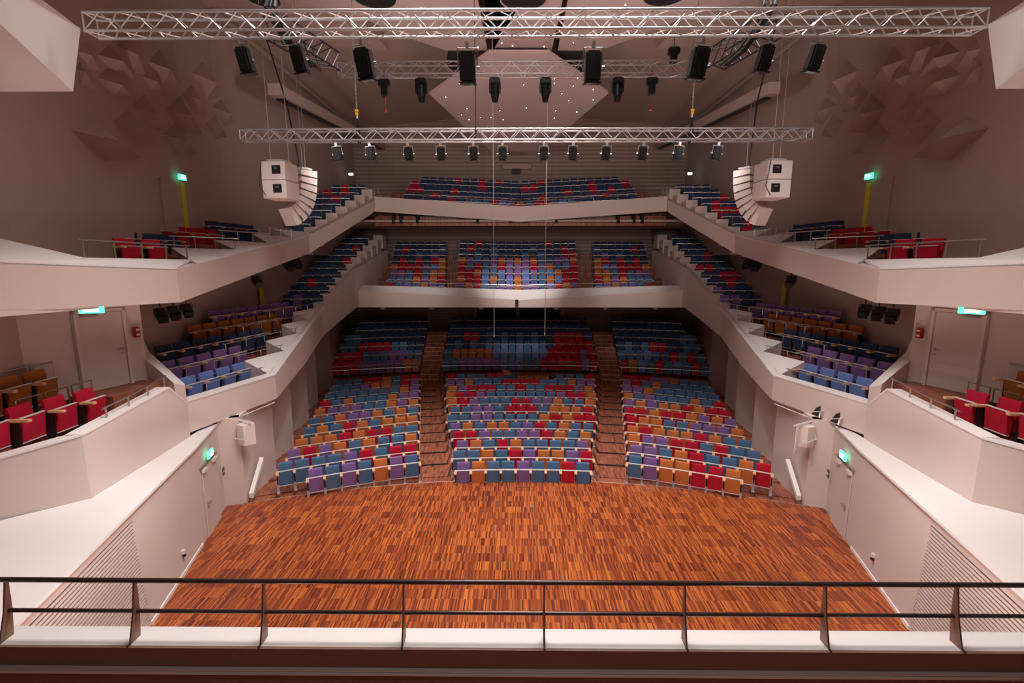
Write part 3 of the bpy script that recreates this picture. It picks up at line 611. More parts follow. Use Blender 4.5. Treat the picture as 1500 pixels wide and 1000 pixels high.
def seat(x, y, z, rz, k, last, label, group, sx=1.0, dark=False, P_=.55):
    root = empty('auditorium_seat', (x, y, z), rz, label, 'seat', group); root.scale = (sx, 1, 1); count['n'] += 1
    b, p = SEATM[k]
    link('backrest', b, root); link('seat', p, root); link('seat_trim', TRIM, root); link('lower_trim', TRIMB, root)
    lg = LEGD if dark else LEG
    for xx in ([-P_ / 2, P_ / 2] if last else [-P_ / 2]):
        link('armrest', ARM, root, (xx, 0, 0)); link('leg', lg, root, (xx, 0, 0))
        if not dark: link('leg_post', POST, root, (xx, 0, 0))
    return root
def far(x, y, z, rz, k, sx=1.0): stuff.append((Matrix.Translation((x, y, z)) @ Matrix.Rotation(rz, 4, 'Z') @ Matrix.Diagonal((sx, 1, 1, 1)), k))
CN = lambda k: FAB[k][0]
centre = ['POBBPBBRB', 'BBOBRPOOPR', 'POBROBBBBP', 'RRPBBPPROBO', 'POBOOBPRBOBB', 'BBPPBBBBORORR', 'BBPPBRRRBOOOR', 'ORPBBBRRPPOBBO', 'ORRPBBBBBBBPRRO', 'OPRRRBBRBBRRRPO', 'PPOBBBRRRRBBBOPP', 'RBBBRR.....BBBR']
def arcseat(r, x):
    y = ARC + math.sqrt(r * r - x * x); return y, -math.atan2(x, y - ARC)
for i, row in enumerate(centre):
    n = len(row); r = ARC * -1 + 16.62 + 1.095 * i; z = centre_z[i]
    for j, k in enumerate(row):
        if k == '.': continue
        x = (j - (n - 1) / 2) * .55 + .0; 
        if i == 11: x = (j - (n - 1) / 2) * .605
        y, rz = arcseat(r, x)
        if i < 9: seat(x, y, z, rz, k, j == n - 1, f'{CN(k)} stalls seat, {RAILN[j]} from the left in the {RAILN[i]} row of the centre block', 'seats of the centre stalls block')
        else: far(x, y, z, rz, k)
leftb = ['PBPBOPB', 'BBBBPRBRR', 'PRPOBOBBO', 'OOORORRBB', 'BOBROBOOO', 'BBOPPOBOB', 'OPPPBBOPO', 'RBOBBBOPP', 'BBBBBBBOP', 'BBBPOOBRP', 'BBBRROBRR']
rightb = ['BPOORRO', 'PPBORBBOR', 'OPPRRBRBB', 'OROOOROBB', 'ROOBBPPPO', 'RRORROPOP', 'POPOORORR', 'OBPBBBOBR', 'PPOBBBBBB', 'PRBOBBBBB', 'RRRPPOBBB']
for s, blk, nm in ((-1, leftb, 'left'), (1, rightb, 'right')):
    for i, row in enumerate(blk):
        r = 24.42 + 1.185 * i; n = len(row); z = max(tier_z[i], -.05) + (.03 if i < 3 else 0)
        xa = 4.12 + .221 * i
        if i == 0: r = 24.75
        if i == 0: z = 0 - .10
        for j in range(n):
            # j from the aisle outwards
            k = row[n - 1 - j] if s < 0 else row[j]
            a0 = math.asin(xa / r); ang = a0 + j * .55 / r; EX = R(8.0)
            dx, dy = r * (math.sin(ang) - math.sin(a0)), r * (math.cos(ang) - math.cos(a0))
            x = s * (r * math.sin(a0) + dx * math.cos(EX) + dy * math.sin(EX)); y = ARC + r * math.cos(a0) + dy * math.cos(EX) - dx * math.sin(EX); rz = -s * (ang + EX)
            if i < 8: seat(x, y, z, rz, k, j == (n - 1 if s > 0 else 0), f'{CN(k)} stalls seat, {RAILN[j]} from the aisle in the {RAILN[i]} row of the {nm} block', f'seats of the {nm} stalls block')
            else: far(x, y, z, rz, k)
# upper stalls
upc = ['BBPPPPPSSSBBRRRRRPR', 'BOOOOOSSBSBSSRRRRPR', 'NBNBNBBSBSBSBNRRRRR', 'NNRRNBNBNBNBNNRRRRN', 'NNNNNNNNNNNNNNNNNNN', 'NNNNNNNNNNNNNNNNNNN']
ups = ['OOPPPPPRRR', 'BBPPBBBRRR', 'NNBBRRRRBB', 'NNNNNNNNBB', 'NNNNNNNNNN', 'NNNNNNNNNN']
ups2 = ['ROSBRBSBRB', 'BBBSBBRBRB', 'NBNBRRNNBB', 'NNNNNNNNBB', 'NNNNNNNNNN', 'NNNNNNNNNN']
for i in range(6):
    r = 39.5 + 1.06 * i; z = UZ[i]
    for j, k in enumerate(upc[i]):
        x = (j - 9) * .552; y, rz = arcseat(r, x); far(x, y, z, rz, k)
    for s in (-1, 1):
        for j in range(10 if i < 4 else 9):
            k = (ups if s < 0 else ups2)[i][j]; ang = math.asin((6.95 + .08 * i) / r) + j * .56 / r
            far(s * r * math.sin(ang), ARC + r * math.cos(ang), z, -s * ang, k)
# middle rear balcony
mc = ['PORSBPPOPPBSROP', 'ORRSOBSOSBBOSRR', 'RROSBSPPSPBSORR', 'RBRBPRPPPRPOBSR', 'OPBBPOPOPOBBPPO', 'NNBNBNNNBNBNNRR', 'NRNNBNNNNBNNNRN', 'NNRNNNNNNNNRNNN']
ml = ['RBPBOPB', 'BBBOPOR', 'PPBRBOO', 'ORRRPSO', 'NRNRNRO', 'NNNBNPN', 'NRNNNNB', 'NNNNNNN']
for i in range(8):
    for j, k in enumerate(mc[i]):
        x = (j - 7) * (.553 + .008 * i); far(x - .15, MIDY[i] + .05 * abs(x) - .1, MIDZ[i] + .02 * abs(x), -x * .012, k)
    for s in (-1, 1):
        for j in range(7):
            k = ml[i][6 - j] if s < 0 else ml[i][::-1][j]
            x = s * (5.35 + .1 * i + .575 * j); far(x, MIDY[i] + .15, MIDZ[i], -s * .1, k)
# top rear balcony
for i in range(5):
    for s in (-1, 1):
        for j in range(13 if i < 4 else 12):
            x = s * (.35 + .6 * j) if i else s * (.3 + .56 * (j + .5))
            k = random.choice('BSPRB' if i < 1 and j < 6 else 'NNRNN'); z = TOPZ[i] + .045 * abs(x)  # mostly navy further back: the dimness up here is put into the seat colours
            far(x, TOPY[i], z, -s * .08, k)
far(0, TOPY[0] - .05, TOPZ[0], 0, 'O')
# near gallery seats
for s in (-1, 1):
    S = side(s)
    for j in range(4):
        y = 11.15 - .64 * j; x = -10.52 - .13 * j; rz = R(96 - 3 * j) if s < 0 else -R(96 - 3 * j)
        seat(-s * (x - .04 * j * 0), y, 3.96, (R(93) if s < 0 else -R(93)), 'R', j == (3 if s < 0 else 0), f'bright red gallery seat, {RAILN[j]} from the door end of the near {S} gallery', f'red seats of the near {S} gallery', 1.13, True)
    for j in range(4):
        y = 10.85 - .64 * j
        seat(s * 11.5, y + .15, 4.46, (R(93) if s < 0 else -R(93)), 'C', j == (3 if s < 0 else 0), f'copper brown seat, {RAILN[j]} from the door in the near {S} gallery back row', f'copper seats of the near {S} gallery', 1.13, True)
    for j in range(6):
        y = 12.0 - .75 * (j // 2) * 1.0 - (0 if j % 2 else 0)
    for nm, j in (('nearest the door', 0), ('second from the door', 1), ('third from the door', 2)):
        y = 11.8 - .66 * j
        rail('seat_back_railing', mir(s, [(-11.12, y, 4.0), (-11.12, y - .56, 4.0)]), 1.05, f'steel hoop rail behind the red seats, near {S} gallery, {nm}', .016, posts=2, group='hoop rails behind red seats', over=0)
        rail('seat_back_railing', mir(s, [(-11.95, y - .1, 4.1), (-11.95, y - .66, 4.1)]), 1.45, f'tall hoop rail behind the copper seats, near {S} gallery, {nm}', .016, posts=2, group='hoop rails behind copper seats', over=0)
    # middle ribbon balcony rows
    cols = ['S', 'P', 'N', 'C', 'P']; nn = [5, 7, 7, 7, 7]
    for k in range(5):
        b = Vector(SAWL['b'][k]); dr = Vector((-.225, -.974, 0)); nrm = Vector((-.974, .225, 0))
        if k == 0: start = b + nrm * .55 + dr * .55
        else:
            a = Vector(SAWL['a'][k - 1]); start = a + nrm * .5 - dr * .35
        for j in range(nn[k]):
            p = start + dr * (.70 * j); z = b.z - .55
            fx = -s * p.x; rz = math.atan2(.974, .225); rz = R(77) if s < 0 else -R(77)
            if k < 2: seat(fx, p.y, z, rz, cols[k], j == (nn[k] - 1 if s < 0 else 0), f'{CN(cols[k])} seat, {RAILN[j]} from the rear, middle {S} balcony {["front", "second"][k]} row', f'seats of the middle {S} balcony', 1.22, True)
            else: far(fx, p.y, z, rz, cols[k], 1.2)
    for j in range(10):
        y = 26.9 + 1.0 * j; z = 5.2 + .42 * j
        for q in range(4): far(s * (11.45 + .58 * q), y, z, -s * .25, random.choice('NNNRNNN' if j > 1 else 'PNN'))  # navy for most seats, the darkness of the rear is in the colour
    # upper ribbon balcony rows
    for k in range(4):
        b = Vector(SAWU['b'][k])
        if k == 0:
            for j in range(2):
                seat(s * (10.75 + .18 * j), 14.1 - .72 * j, 7.66, (R(72) if s < 0 else -R(72)), 'R', j == (1 if s < 0 else 0), f'red seat, {["rear", "front"][j]} one of the pair behind the upper {S} balcony rail', f'red seats of the upper {S} balcony', 1.2, True)
        else:
            a = Vector(SAWU['a'][k - 1]); d = (a - b).normalized()
            for j in range(3 + (k > 1)):
                p = a + Vector((.1, -.1, 0)) + Vector((-.2, -.98, 0)) * (.72 * j) + Vector((-.35, .6, 0)); far(-s * max(p.x, -12.8), p.y - .1, b.z - .5, R(60) if s < 0 else -R(60), ['R', 'N', 'R', 'N'][k], 1.15)
    for j in range(8):
        y = 26.0 + .92 * j; z = 8.85 + .46 * j
        for q in range(3 if j < 3 else 4):
            xq = 11.9 + .55 * q - (.25 * max(0, j - 1)); far(s * min(xq, 12.7), y, z, -s * .35, random.choice('NNNNR'))  # mostly navy, shade at the rear carried by the seat colour
# all the remaining far seats as one object
def seat_soup():
    vs, fs, mi = [], [], []
    mats = list(FAB) + ['trim', 'oak', 'black']; idx = {k: i for i, k in enumerate(mats)}
    def bx(x0, x1, y0, y1, z0, z1, sh=0): return [(x0, y0, z0), (x1, y0, z0), (x1, y1, z0), (x0, y1, z0), (x0, y0 + sh, z1), (x1, y0 + sh, z1), (x1, y1 + sh, z1), (x0, y1 + sh, z1)]
    F6 = [(0, 3, 2, 1), (4, 5, 6, 7), (0, 1, 5, 4), (1, 2, 6, 5), (2, 3, 7, 6), (3, 0, 4, 7)]
    w = SW / 2; parts = [(bx(-w, w, .13, .20, .34, 1.01, .08), 0), (bx(-w, w, .0, .08, .26, .79, -.04), 0), (bx(-w, w, -.06, .0, .79, .81), 'trim'), (bx(-w, w, -.01, .05, .236, .254), 'trim'),
                         (bx(-.313, -.237, -.22, .08, .735, .795), 'oak'), (bx(-.30, -.25, .02, .14, 0, .73), 'black'), (bx(.237, .313, -.22, .08, .735, .795), 'oak'), (bx(.25, .30, .02, .14, 0, .73), 'black')]
    for Mx, k in stuff:
        for pv, m in parts:
            o = len(vs); vs += [tuple(Mx @ Vector(p)) for p in pv]; fs += [tuple(o + i for i in f) for f in F6]; mi += [idx[k if m == 0 else m]] * 6
    me = bpy.data.meshes.new('auditorium_seat'); me.from_pydata(vs, [], fs)
    for m in mats: me.materials.append(M[m])
    me.polygons.foreach_set('material_index', mi); me.update()
    o = link('auditorium_seat', me)
    tag(o, 'all the remaining multicoloured seats in the rear stalls and on the balconies', 'seat', 'far auditorium seats', 'stuff')
seat_soup()
print('individual seats', count['n'], 'far seats', len(stuff))
# mixing desk in the last stalls row
p = arcp(7.7 + 28.75, -.35, .22)
t = empty('mixing_desk', p, 0, 'dark blue covered mixing desk in the gap of the last stalls row', 'desk')
MB().box((-.9, 0, .75), (1.9, .8, .16), Matrix.Rotation(.15, 4, 'X'), .03).build('cover', 'desk', t); MB().box((-.9, .1, .35), (1.7, .6, .66)).build('body', 'black', t)
MB().box((1.15, .1, .42), (1.9, .5, .84), None, .01).build('side_table', 'steps', t)
for i in range(4): 
    b = MB().box((0, .1, .55), (.42, .1, .5), None, .02).build('backrest', 'black')
    b.location = arcp(7.7 + 29.0, 1.9 + .58 * i, .22)
    tag(b, f'black folding chair beside the mixing desk, {RAILN[i]} from the desk', 'chair', 'black chairs beside the mixing desk')
    b.name = 'folding_chair'; MB().box((0, -.15, .42), (.42, .42, .04)).build('seat', 'black', b)
    for dx in (-.19, .19): MB().tube((dx, -.32, .01), (dx, .1, .75), .014, 6).build('leg', 'steel', b); MB().tube((dx, .15, .01), (dx, -.1, .42), .014, 6).build('leg', 'steel', b)
o = seat(-.9, arcp(7.7 + 29.6, 0, 0)[1] , .22, 0, 'O', True, 'single orange seat standing behind the covered mixing desk', 'seat behind the mixing desk')

# ================================================================== FRONT GALLERY PARAPET AND RAILING
W = empty('trim_3', kind='structure')
MB().hexa([(-9.5, 4.24, 4.4), (9.5, 4.24, 4.4), (9.5, 4.0, 4.4), (-9.5, 4.0, 4.4)], [(-9.5, 4.24, 3.2), (9.5, 4.24, 3.2), (9.5, 4.0, 3.2), (-9.5, 4.0, 3.2)]).build('parapet', 'white', W)
MB().box((0, 3.985, 4.3), (9.5 * 2, .03, .2)).build('inner_lining', 'brown', W)
MB().box((0, 3.97, 4.196), (19, .07, .014)).build('ledge', 'trim', W)
MB().box((0, 3.94, 4.17), (19, .035, .02)).build('ledge_lip', 'white', W)
MB().box((0, 3.96, 3.7), (19, .03, .9)).build('inner_lining', 'brown', W)
MB().box((0, 1.2, 3.3), (20, 5.5, .1)).build('gallery_floor', 'steps', W)
RL = empty('front_railing', (0, 4.0, 4.4), 0, 'dark bronze double railing on the white parapet in the foreground', 'railing')
zt, zm = None, None
pt = atY(797, 853, 4.14); pm = atY(797, 898, 4.13)
xa = atY(-60, 853, 4.14).x; xb = atY(1560, 853, 4.14).x
MB().tube((xa, pt.y - 4.0, pt.z - 4.4), (xb, pt.y - 4.0, pt.z - 4.4), .024, 14).build('top_rail', 'bronze', RL, True)
xm0 = atY(8, 898, 4.13).x
MB().tube((xm0, pm.y - 4.0, pm.z - 4.4), (xb, pm.y - 4.0, pm.z - 4.4), .020, 14).build('mid_rail', 'bronze', RL, True)
for px in (4, 193, 383, 590, 797, 1005, 1213, 1407):
    x = atY(px, 853, 4.14).x; x0 = atY({4: 12, 193: 200, 383: 388, 590: 592, 797: 797, 1005: 1002, 1213: 1207, 1407: 1400}[px], 940, 4.06).x
    x = (x + x0) / 2
    P0 = [(x - .008, pt.y - 4.0, pt.z - 4.4), (x - .008, pm.y - 4.0 - .05, pm.z - 4.4), (x - .008, .0, .0), (x - .008, .13, .0), (x - .008, pm.y - 4.0 + .03, pm.z - 4.4), (x - .008, pt.y - 4.0 + .03, pt.z - 4.4)]
    MB().prism(P0, (.016, 0, 0)).build('post_fin', 'fin', RL)
    MB().box((x, -.012, -.1), (.018, .035, .22)).box((x, -.012, -.0), (.02, .03, .03)).build('post_foot', 'bronze', RL)

# ================================================================== CANOPY
cn = empty('ceiling_canopy', (0, 20, 17.4), 0, 'glossy pinkish acoustic canopy of angular panels with star lights', 'canopy')
def panel(pts, th=.12, m='canopy', nm='canopy_panel'):
    o = MB().prism([tuple(Vector(p) - Vector((0, 20, 17.4))) for p in pts], th).build(nm, m, cn); return o
n0 = Vector((0, .2, 1)); p0 = Vector((0, 22.9, 17.2))
hexp = [onplane(x, y, p0, n0) for x, y in ((716, 77), (804, 77), (891, 137), (792, 222), (720, 222), (629, 138))]
panel(hexp)
fl = lambda L_: [atZ(x, y, 17.5) for x, y in L_]
def below(L_, z): 
    pts = fl(L_)
    return pts
panel(fl([(722, 74), (808, 74), (824, 0), (709, 0)]) + [Vector((1.6, 14, 17.5)), Vector((-1.6, 14, 17.5))])
panel(fl([(653, 74), (714, 74), (700, 0)]) + [Vector((-1.9, 14, 17.5)), Vector((-9, 14, 17.5))] + fl([(430, 0), (520, 22), (597, 55)]))
panel((fl([(817, 74), (878, 74), (930, 55), (1010, 22), (1100, 0)]) + [Vector((8.6, 14, 17.5)), Vector((1.9, 14, 17.5))] + fl([(832, 0)])))
panel(fl([(660, 76), (700, 76), (680, 104), (655, 100)]), .5, 'dark', 'canopy_void'); panel(fl([(815, 76), (855, 76), (852, 112), (830, 104)]), .5, 'dark', 'canopy_void')
for x, y, rr in ((767, -3, .85), (548, -4, .8), (975, -8, .8), (385, -2, .6)):
    c = atZ(x, y, 17.44) - Vector((0, 20, 17.4)); MB().tube(c, c + Vector((0, 0, .03)), rr, 28).build('round_recess', 'black', cn); 
    o = MB(); 
    for i in range(28):
        a0, a1 = 2 * math.pi * i / 28, 2 * math.pi * (i + 1) / 28
        o.tube(c + Vector((rr * math.cos(a0), rr * math.sin(a0), -.02)), c + Vector((rr * math.cos(a1), rr * math.sin(a1), -.02)), .03, 5)
    o.build('recess_ring', 'side', cn)
for x, y in ((673, 122), (812, 115), (846, 114), (869, 131), (812, 122), (823, 137), (833, 147), (869, 146), (814, 162), (845, 164), (684, 159), (676, 168), (732, 162), (812, 173), (737, 175), (771, 158), (687, 175), (704, 172), (653, 142), (767, 124), (719, 172), (840, 126)):
    c = onplane(x, y, p0, n0) - Vector((0, 20, 17.4)); MB().tube(c - Vector((0, 0, .02)), c + Vector((0, 0, .01)), .020, 6).build('star_light', 'star', cn)
for x, y in ((617, 12), (689, 43), (840, 62), (735, 63), (797, 68), (751, 67), (572, 11), (916, 7), (742, 84), (700, 69), (985, 3)):
    c = atZ(x, y, 17.5) - Vector((0, 20, 17.4)); MB().tube(c - Vector((0, 0, .02)), c + Vector((0, 0, .01)), .024, 6).build('star_light', 'star', cn)
# white angular boxes in the upper front corners
for s in (-1, 1):
    t = empty('corner_box', (0, 0, 0), 0, f'white angular box projecting high in the near {side(s)} corner', 'box', 'corner boxes')
    zb = 11.2; A = atZ(107, 134, zb); Bn = atZ(-30, 7, zb); Z0 = atZ(118, 42, 13.2); 
    dirn = (Bn - A).normalized()
    f0 = [A, A + dirn * 6.0, A + dirn * 6.0 + Vector((0, 0, 3.5)), None]
    k = Vector((-.25, .35, 2.05)); top0 = wallplane(118, 42, (A.x + .18, A.y), (Bn.x + .18, Bn.y))
    top1 = wallplane(62, 0, (A.x + .18, A.y), (Bn.x + .18, Bn.y)); up_ = (top1 - top0)
    q = [A, A + dirn * 5.5, A + dirn * 5.5 + Vector((0, 0, 4.2)), top0 + up_ * 1.8, top0]
    off = Vector((-6, 1.0, 0)) - Vector((0, 1.0, 0)) 
    MB().hexa(mir(s, [tuple(p) for p in q]), mir(s, [tuple(p + off) for p in q])).build('box_body', 'white', t)

# ================================================================== TRUSSES
BR = {}
def truss(xL, xR, y, z, sz, label, pitch, r=.025, dims=True, group=None):
    t = empty('lighting_truss', (xL, y, z), 0, label, 'truss', group); L = xR - xL
    ch = MB().tube((0, 0, 0), (L, 0, 0), r, 10).mesh('chord', 'alu', True)
    for dy in (0, sz):
        for dz in (0, sz): link('chord', ch, t, (0, dy, dz))
    n = int(L / pitch); p = L / n; dl = math.hypot(p, sz)
    br = MB().tube((0, 0, 0), (dl, 0, 0), r * .42, 6).mesh('brace', 'alu'); a = math.atan2(sz, p)
    for i in range(n):
        x = i * p; upw = i % 2 == 0
        for dy in (0, sz): link('brace', br, t, (x, dy, 0 if upw else sz), (0, -a if upw else a, 0))       # vertical faces
        for dz in (0, sz):
            if dz == sz and i % 1: continue
            link('brace', br, t, (x, 0 if upw else sz, dz), (0, 0, a if upw else -a))
    for x in (0, L):
        en = MB(); q = [(x, 0, 0), (x, sz, 0), (x, sz, sz), (x, 0, sz), (x, 0, 0)]; en.path(q, r * .5, 6).build('end_frame', 'alu', t)
    return t
T1y, T1z = 8.75, 11.87
xL = atY(122, 34, 8.75).x; xR = atY(1447, 30, 8.75).x
truss(xL, xR, T1y, T1z, .29, 'long near aluminium truss across the top carrying eight big floodlights', .29)
xL = atY(352, 204, 14.2).x; xR = atY(1190, 200, 14.2).x
t2z = atY(770, 204, 14.2).z
truss(xL, xR, 14.2, t2z, .29, 'lower aluminium truss hung on chains with twelve small black floodlights', .29, .024)
xL = atY(495, 107, 15.2).x; xR = atY(1022, 107, 15.2).x; t3z = atY(760, 107, 15.2).z
truss(xL, xR, 15.2, t3z, .33, 'short middle truss before the hexagonal canopy panel carrying moving head lamps', .34, .022)
def copy_tree(o, parent=None):
    c = o.copy(); COL.objects.link(c); c.parent = parent
    for ch in list(o.children): copy_tree(ch, c)
    return c
# big floodlights
def flood():
    t = empty('floodlight', (0, 0, 0))
    MB().box((0, 0, -.42), (.27, .30, .52), None, .035).build('housing', 'black', t)
    fb = MB()
    for i in range(5): fb.box((-.1 + .05 * i, -.155, -.42), (.012, .03, .44))
    fb.build('cooling_fin', 'blackg', t)
    MB().box((0, 0, -.69), (.30, .33, .03), None, .01).build('barn_door', 'black', t)
    MB().box((0, 0, -.70), (.22, .24, .012)).build('lens', 'lens', t)
    MB().path([(-.17, 0, -.42), (-.17, 0, -.10), (.17, 0, -.10), (.17, 0, -.42)], .012, 8).build('yoke', 'steel', t)
    k = MB().tube((.16, 0, -.42), (.21, 0, -.42), .03, 10).build('knob', 'steel', t)
    MB().box((0, 0, -.05), (.06, .06, .12), None, .01).build('clamp', 'steel', t)
    return t
fp = flood()
for i, (px, py, tilt) in enumerate([(351, 75, -.12), (430, 75, -.16), (527, 73, -.12), (684, 84, 0), (870, 82, .0), (1031, 70, .12), (1128, 72, .14), (1203, 70, .16)]):
    o = fp if i == 0 else copy_tree(fp); x = atY(px - 0, 60, 9.04).x
    o.location = (x, 9.04, T1z - .02 - (.06 if 2 < i < 5 else 0)); o.rotation_euler = (R(12), tilt, 0); sc = .78 if i in (0, 1, 6, 7) else 1.0; o.scale = (sc, sc, sc * (1.0 if i in (0, 1, 6, 7) else .93))
    tag(o, f'black floodlight under the near truss, {RAILN[i]} of eight from the left', 'floodlight', 'floodlights on the near truss')
# small floodlights on the lower truss
def par():
    t = empty('small_floodlight', (0, 0, 0))
    MB().box((0, 0, -.30), (.22, .22, .34), None, .03).build('housing', 'black', t)
    MB().box((0, 0, -.48), (.24, .24, .02)).build('lens_hood', 'blackg', t)
    MB().path([(-.135, 0, -.3), (-.135, 0, -.09), (.135, 0, -.09), (.135, 0, -.3)], .010, 6).build('yoke', 'alu', t)
    MB().tube((-.17, 0, -.3), (-.12, 0, -.3), .02, 8).tube((.12, 0, -.3), (.17, 0, -.3), .02, 8).build('knob', 'alu', t)
    MB().box((0, 0, -.04), (.07, .05, .10)).build('clamp', 'alu', t)
    return t
pp = par()
for i, px in enumerate((492, 541, 597, 645, 693, 736, 797, 840, 889, 943, 996, 1053)):
    o = pp if i == 0 else copy_tree(pp); x = atY(px, 215, 14.49).x; o.location = (x, 14.49, t2z - .02); o.rotation_euler = (R(8), (px - 765) / 2600, 0)
    tag(o, f'small black floodlight on the lower truss, {RAILN[i]} of twelve from the left', 'floodlight', 'small floodlights on the lower truss')
# moving heads on the middle truss
def mover():
    t = empty('moving_head_lamp', (0, 0, 0))
    MB().box((0, 0, -.12), (.34, .3, .16), None, .03).build('base', 'black', t)
    MB().box((-.15, 0, -.30), (.06, .16, .28), None, .02).box((.15, 0, -.30), (.06, .16, .28), None, .02).build('yoke', 'black', t)
    MB().tube((0, 0, -.22), (0, 0, -.52), .13, 14).tube((0, 0, -.52), (0, 0, -.68), .12, 14, .085).build('head', 'black', t)
    MB().tube((0, 0, -.675), (0, 0, -.69), .07, 12).build('lens', 'lens', t)
    MB().box((0, 0, -.02), (.2, .05, .06)).build('clamp', 'black', t)
    return t
mp = mover()
for i, px in enumerate((617, 725, 799, 905)):
    o = mp if i == 0 else copy_tree(mp); x = atY(px, 125, 15.53).x; o.location = (x, 15.53, t3z - .01)
    tag(o, f'black moving head lamp under the middle truss, {RAILN[i]} of four from the left', 'stage lamp', 'moving heads on the middle truss')
def hoist(loc, label, grp, hook=True):
    t = empty('chain_hoist', loc, 0, label, 'hoist', grp)
    MB().box((0, 0, 0), (.34, .22, .2), None, .03).build('motor', 'black', t); MB().box((0, 0, -.22), (.2, .2, .34), None, .03).build('chain_bag', 'black', t)
    MB().tube((0, 0, .1), (0, 0, .35), .012, 6).build('suspension_chain', 'cable', t)
    if hook: MB().tube((0, 0, -.38), (0, 0, -.72), .01, 6).tube((0, 0, -.72), (0, 0, -.82), .035, 8).build('hook', 'redp', t)
for i, (px, py) in enumerate(((563, 122), (955, 119))): hoist(atY(px, py, 15.6), f'black chain hoist with red hook hanging {["left", "right"][i]} of the moving heads', 'hoists by the middle truss')
hoist(atY(987, 75, 15.6), 'black chain hoist above the right end of the middle truss', 'hoists by the middle truss', True)
# chains with orange hooks holding the lower truss
def chain(x, y, z0, z1, label):
    t = empty('hoist_chain', (x, y, z0), 0, label, 'chain', 'chains of the lower truss')
    cb = MB(); n = int((z1 - z0 - .55) / .055)
    for i in range(n):
        z = .55 + i * .055; d = (.018, 0) if i % 2 else (0, .018)
        cb.tube((d[0], d[1], z), (d[0], d[1], z + .05), .006, 4); cb.tube((-d[0], -d[1], z), (-d[0], -d[1], z + .05), .006, 4); cb.tube((d[0], d[1], z), (-d[0], -d[1], z), .006, 4)
    tag(cb.build('chain_link', 'alu', t), kind='stuff')
    MB().box((0, 0, .50), (.10, .08, .07), None, .015).box((0, 0, .42), (.085, .075, .09), None, .015).build('hook_block', 'orangep', t)
    MB().tube((0, 0, .38), (0, 0, .3), .045, 8).build('shackle', 'steel', t)
    MB().tube((0, 0, .30), (-.05, 0, -.08), .022, 6).tube((0, 0, .30), (.05, 0, -.08), .022, 6).tube((-.05, 0, -.05), (-.02, .1, -.35), .02, 6).tube((.05, 0, -.05), (.02, .1, -.35), .02, 6).build('sling', 'black', t)
chain(atY(524, 190, 14.34).x, 14.34, t2z + .3, 16.6, 'left hoist chain with orange hook lifting the lower truss')
chain(atY(1013, 185, 14.34).x, 14.34, t2z + .3, 16.6, 'right hoist chain with orange hook lifting the lower truss')
# two thin white wires hanging in the middle and a black one
for i, (xa_, ya, xb_, yb, Y, m, lb) in enumerate(((722, 195, 724, 489, 21, 'wire', 'left thin pale wire hanging down into the stalls'), (800, 205, 798, 487, 21, 'wire', 'right thin pale wire hanging down into the stalls'), (697, 0, 697, 190, 14.0, 'cable', 'thin black cable hanging to the lower truss'))):
    a, b = atY(xa_, ya, Y), atY(xb_, yb, Y); a.z = 17.4 if i < 2 else a.z + 1; a.x = b.x
    t = MB().tube(b, a, .012, 6).build('hanging_wire', m); tag(t, lb, 'wire', 'hanging wires'); MB().tube(b - Vector((0, 0, .12)), b, .03, 8).build('wire_weight', m, t)
# dark cable bundles and small crosswise trusses behind the near truss
for s, px in ((-1, 400), (1, 1118)):
    x = atY(px, 30, 9.2).x
    t = empty('cable_bundle', (x, 9.2, 12.0), 0, f'bundle of black cables looped over the near truss on the {side(s)}', 'cable', 'cable bundles')
    for i in range(7):
        dx = random.uniform(-.1, .1); pts = [(dx, .1, 1.2), (dx + .05, -.05, .7), (dx * 1.4, -.18, .35), (dx + .12 * s * -1, -.12, .05), (dx + .3 * -s, .1, -.25), (dx + .45 * -s, .5, -.35)]
        MB().path(pts, .022, 6).build('cable', 'cable', t)
    t = empty('side_truss', (x + .1, 9.06, 11.87), 0, f'dark short truss running back from the near truss on the {side(s)}', 'truss', 'short side trusses')
    q = [(-.2, 0, 0), (.2, 0, 0), (.2, 0, .35), (-.2, 0, .35)]; e = Vector((.3 * -s, 1.7, .1))
    for a in q: MB().tube(a, Vector(a) + e, .018, 6).build('chord', 'black', t)
    for i in range(6):
        for a, b in zip(q, q[1:] + q[:1]): MB().tube(Vector(a) + e * (i / 6), Vector(b) + e * ((i + 1) / 6), .010, 5).build('brace', 'cable', t)

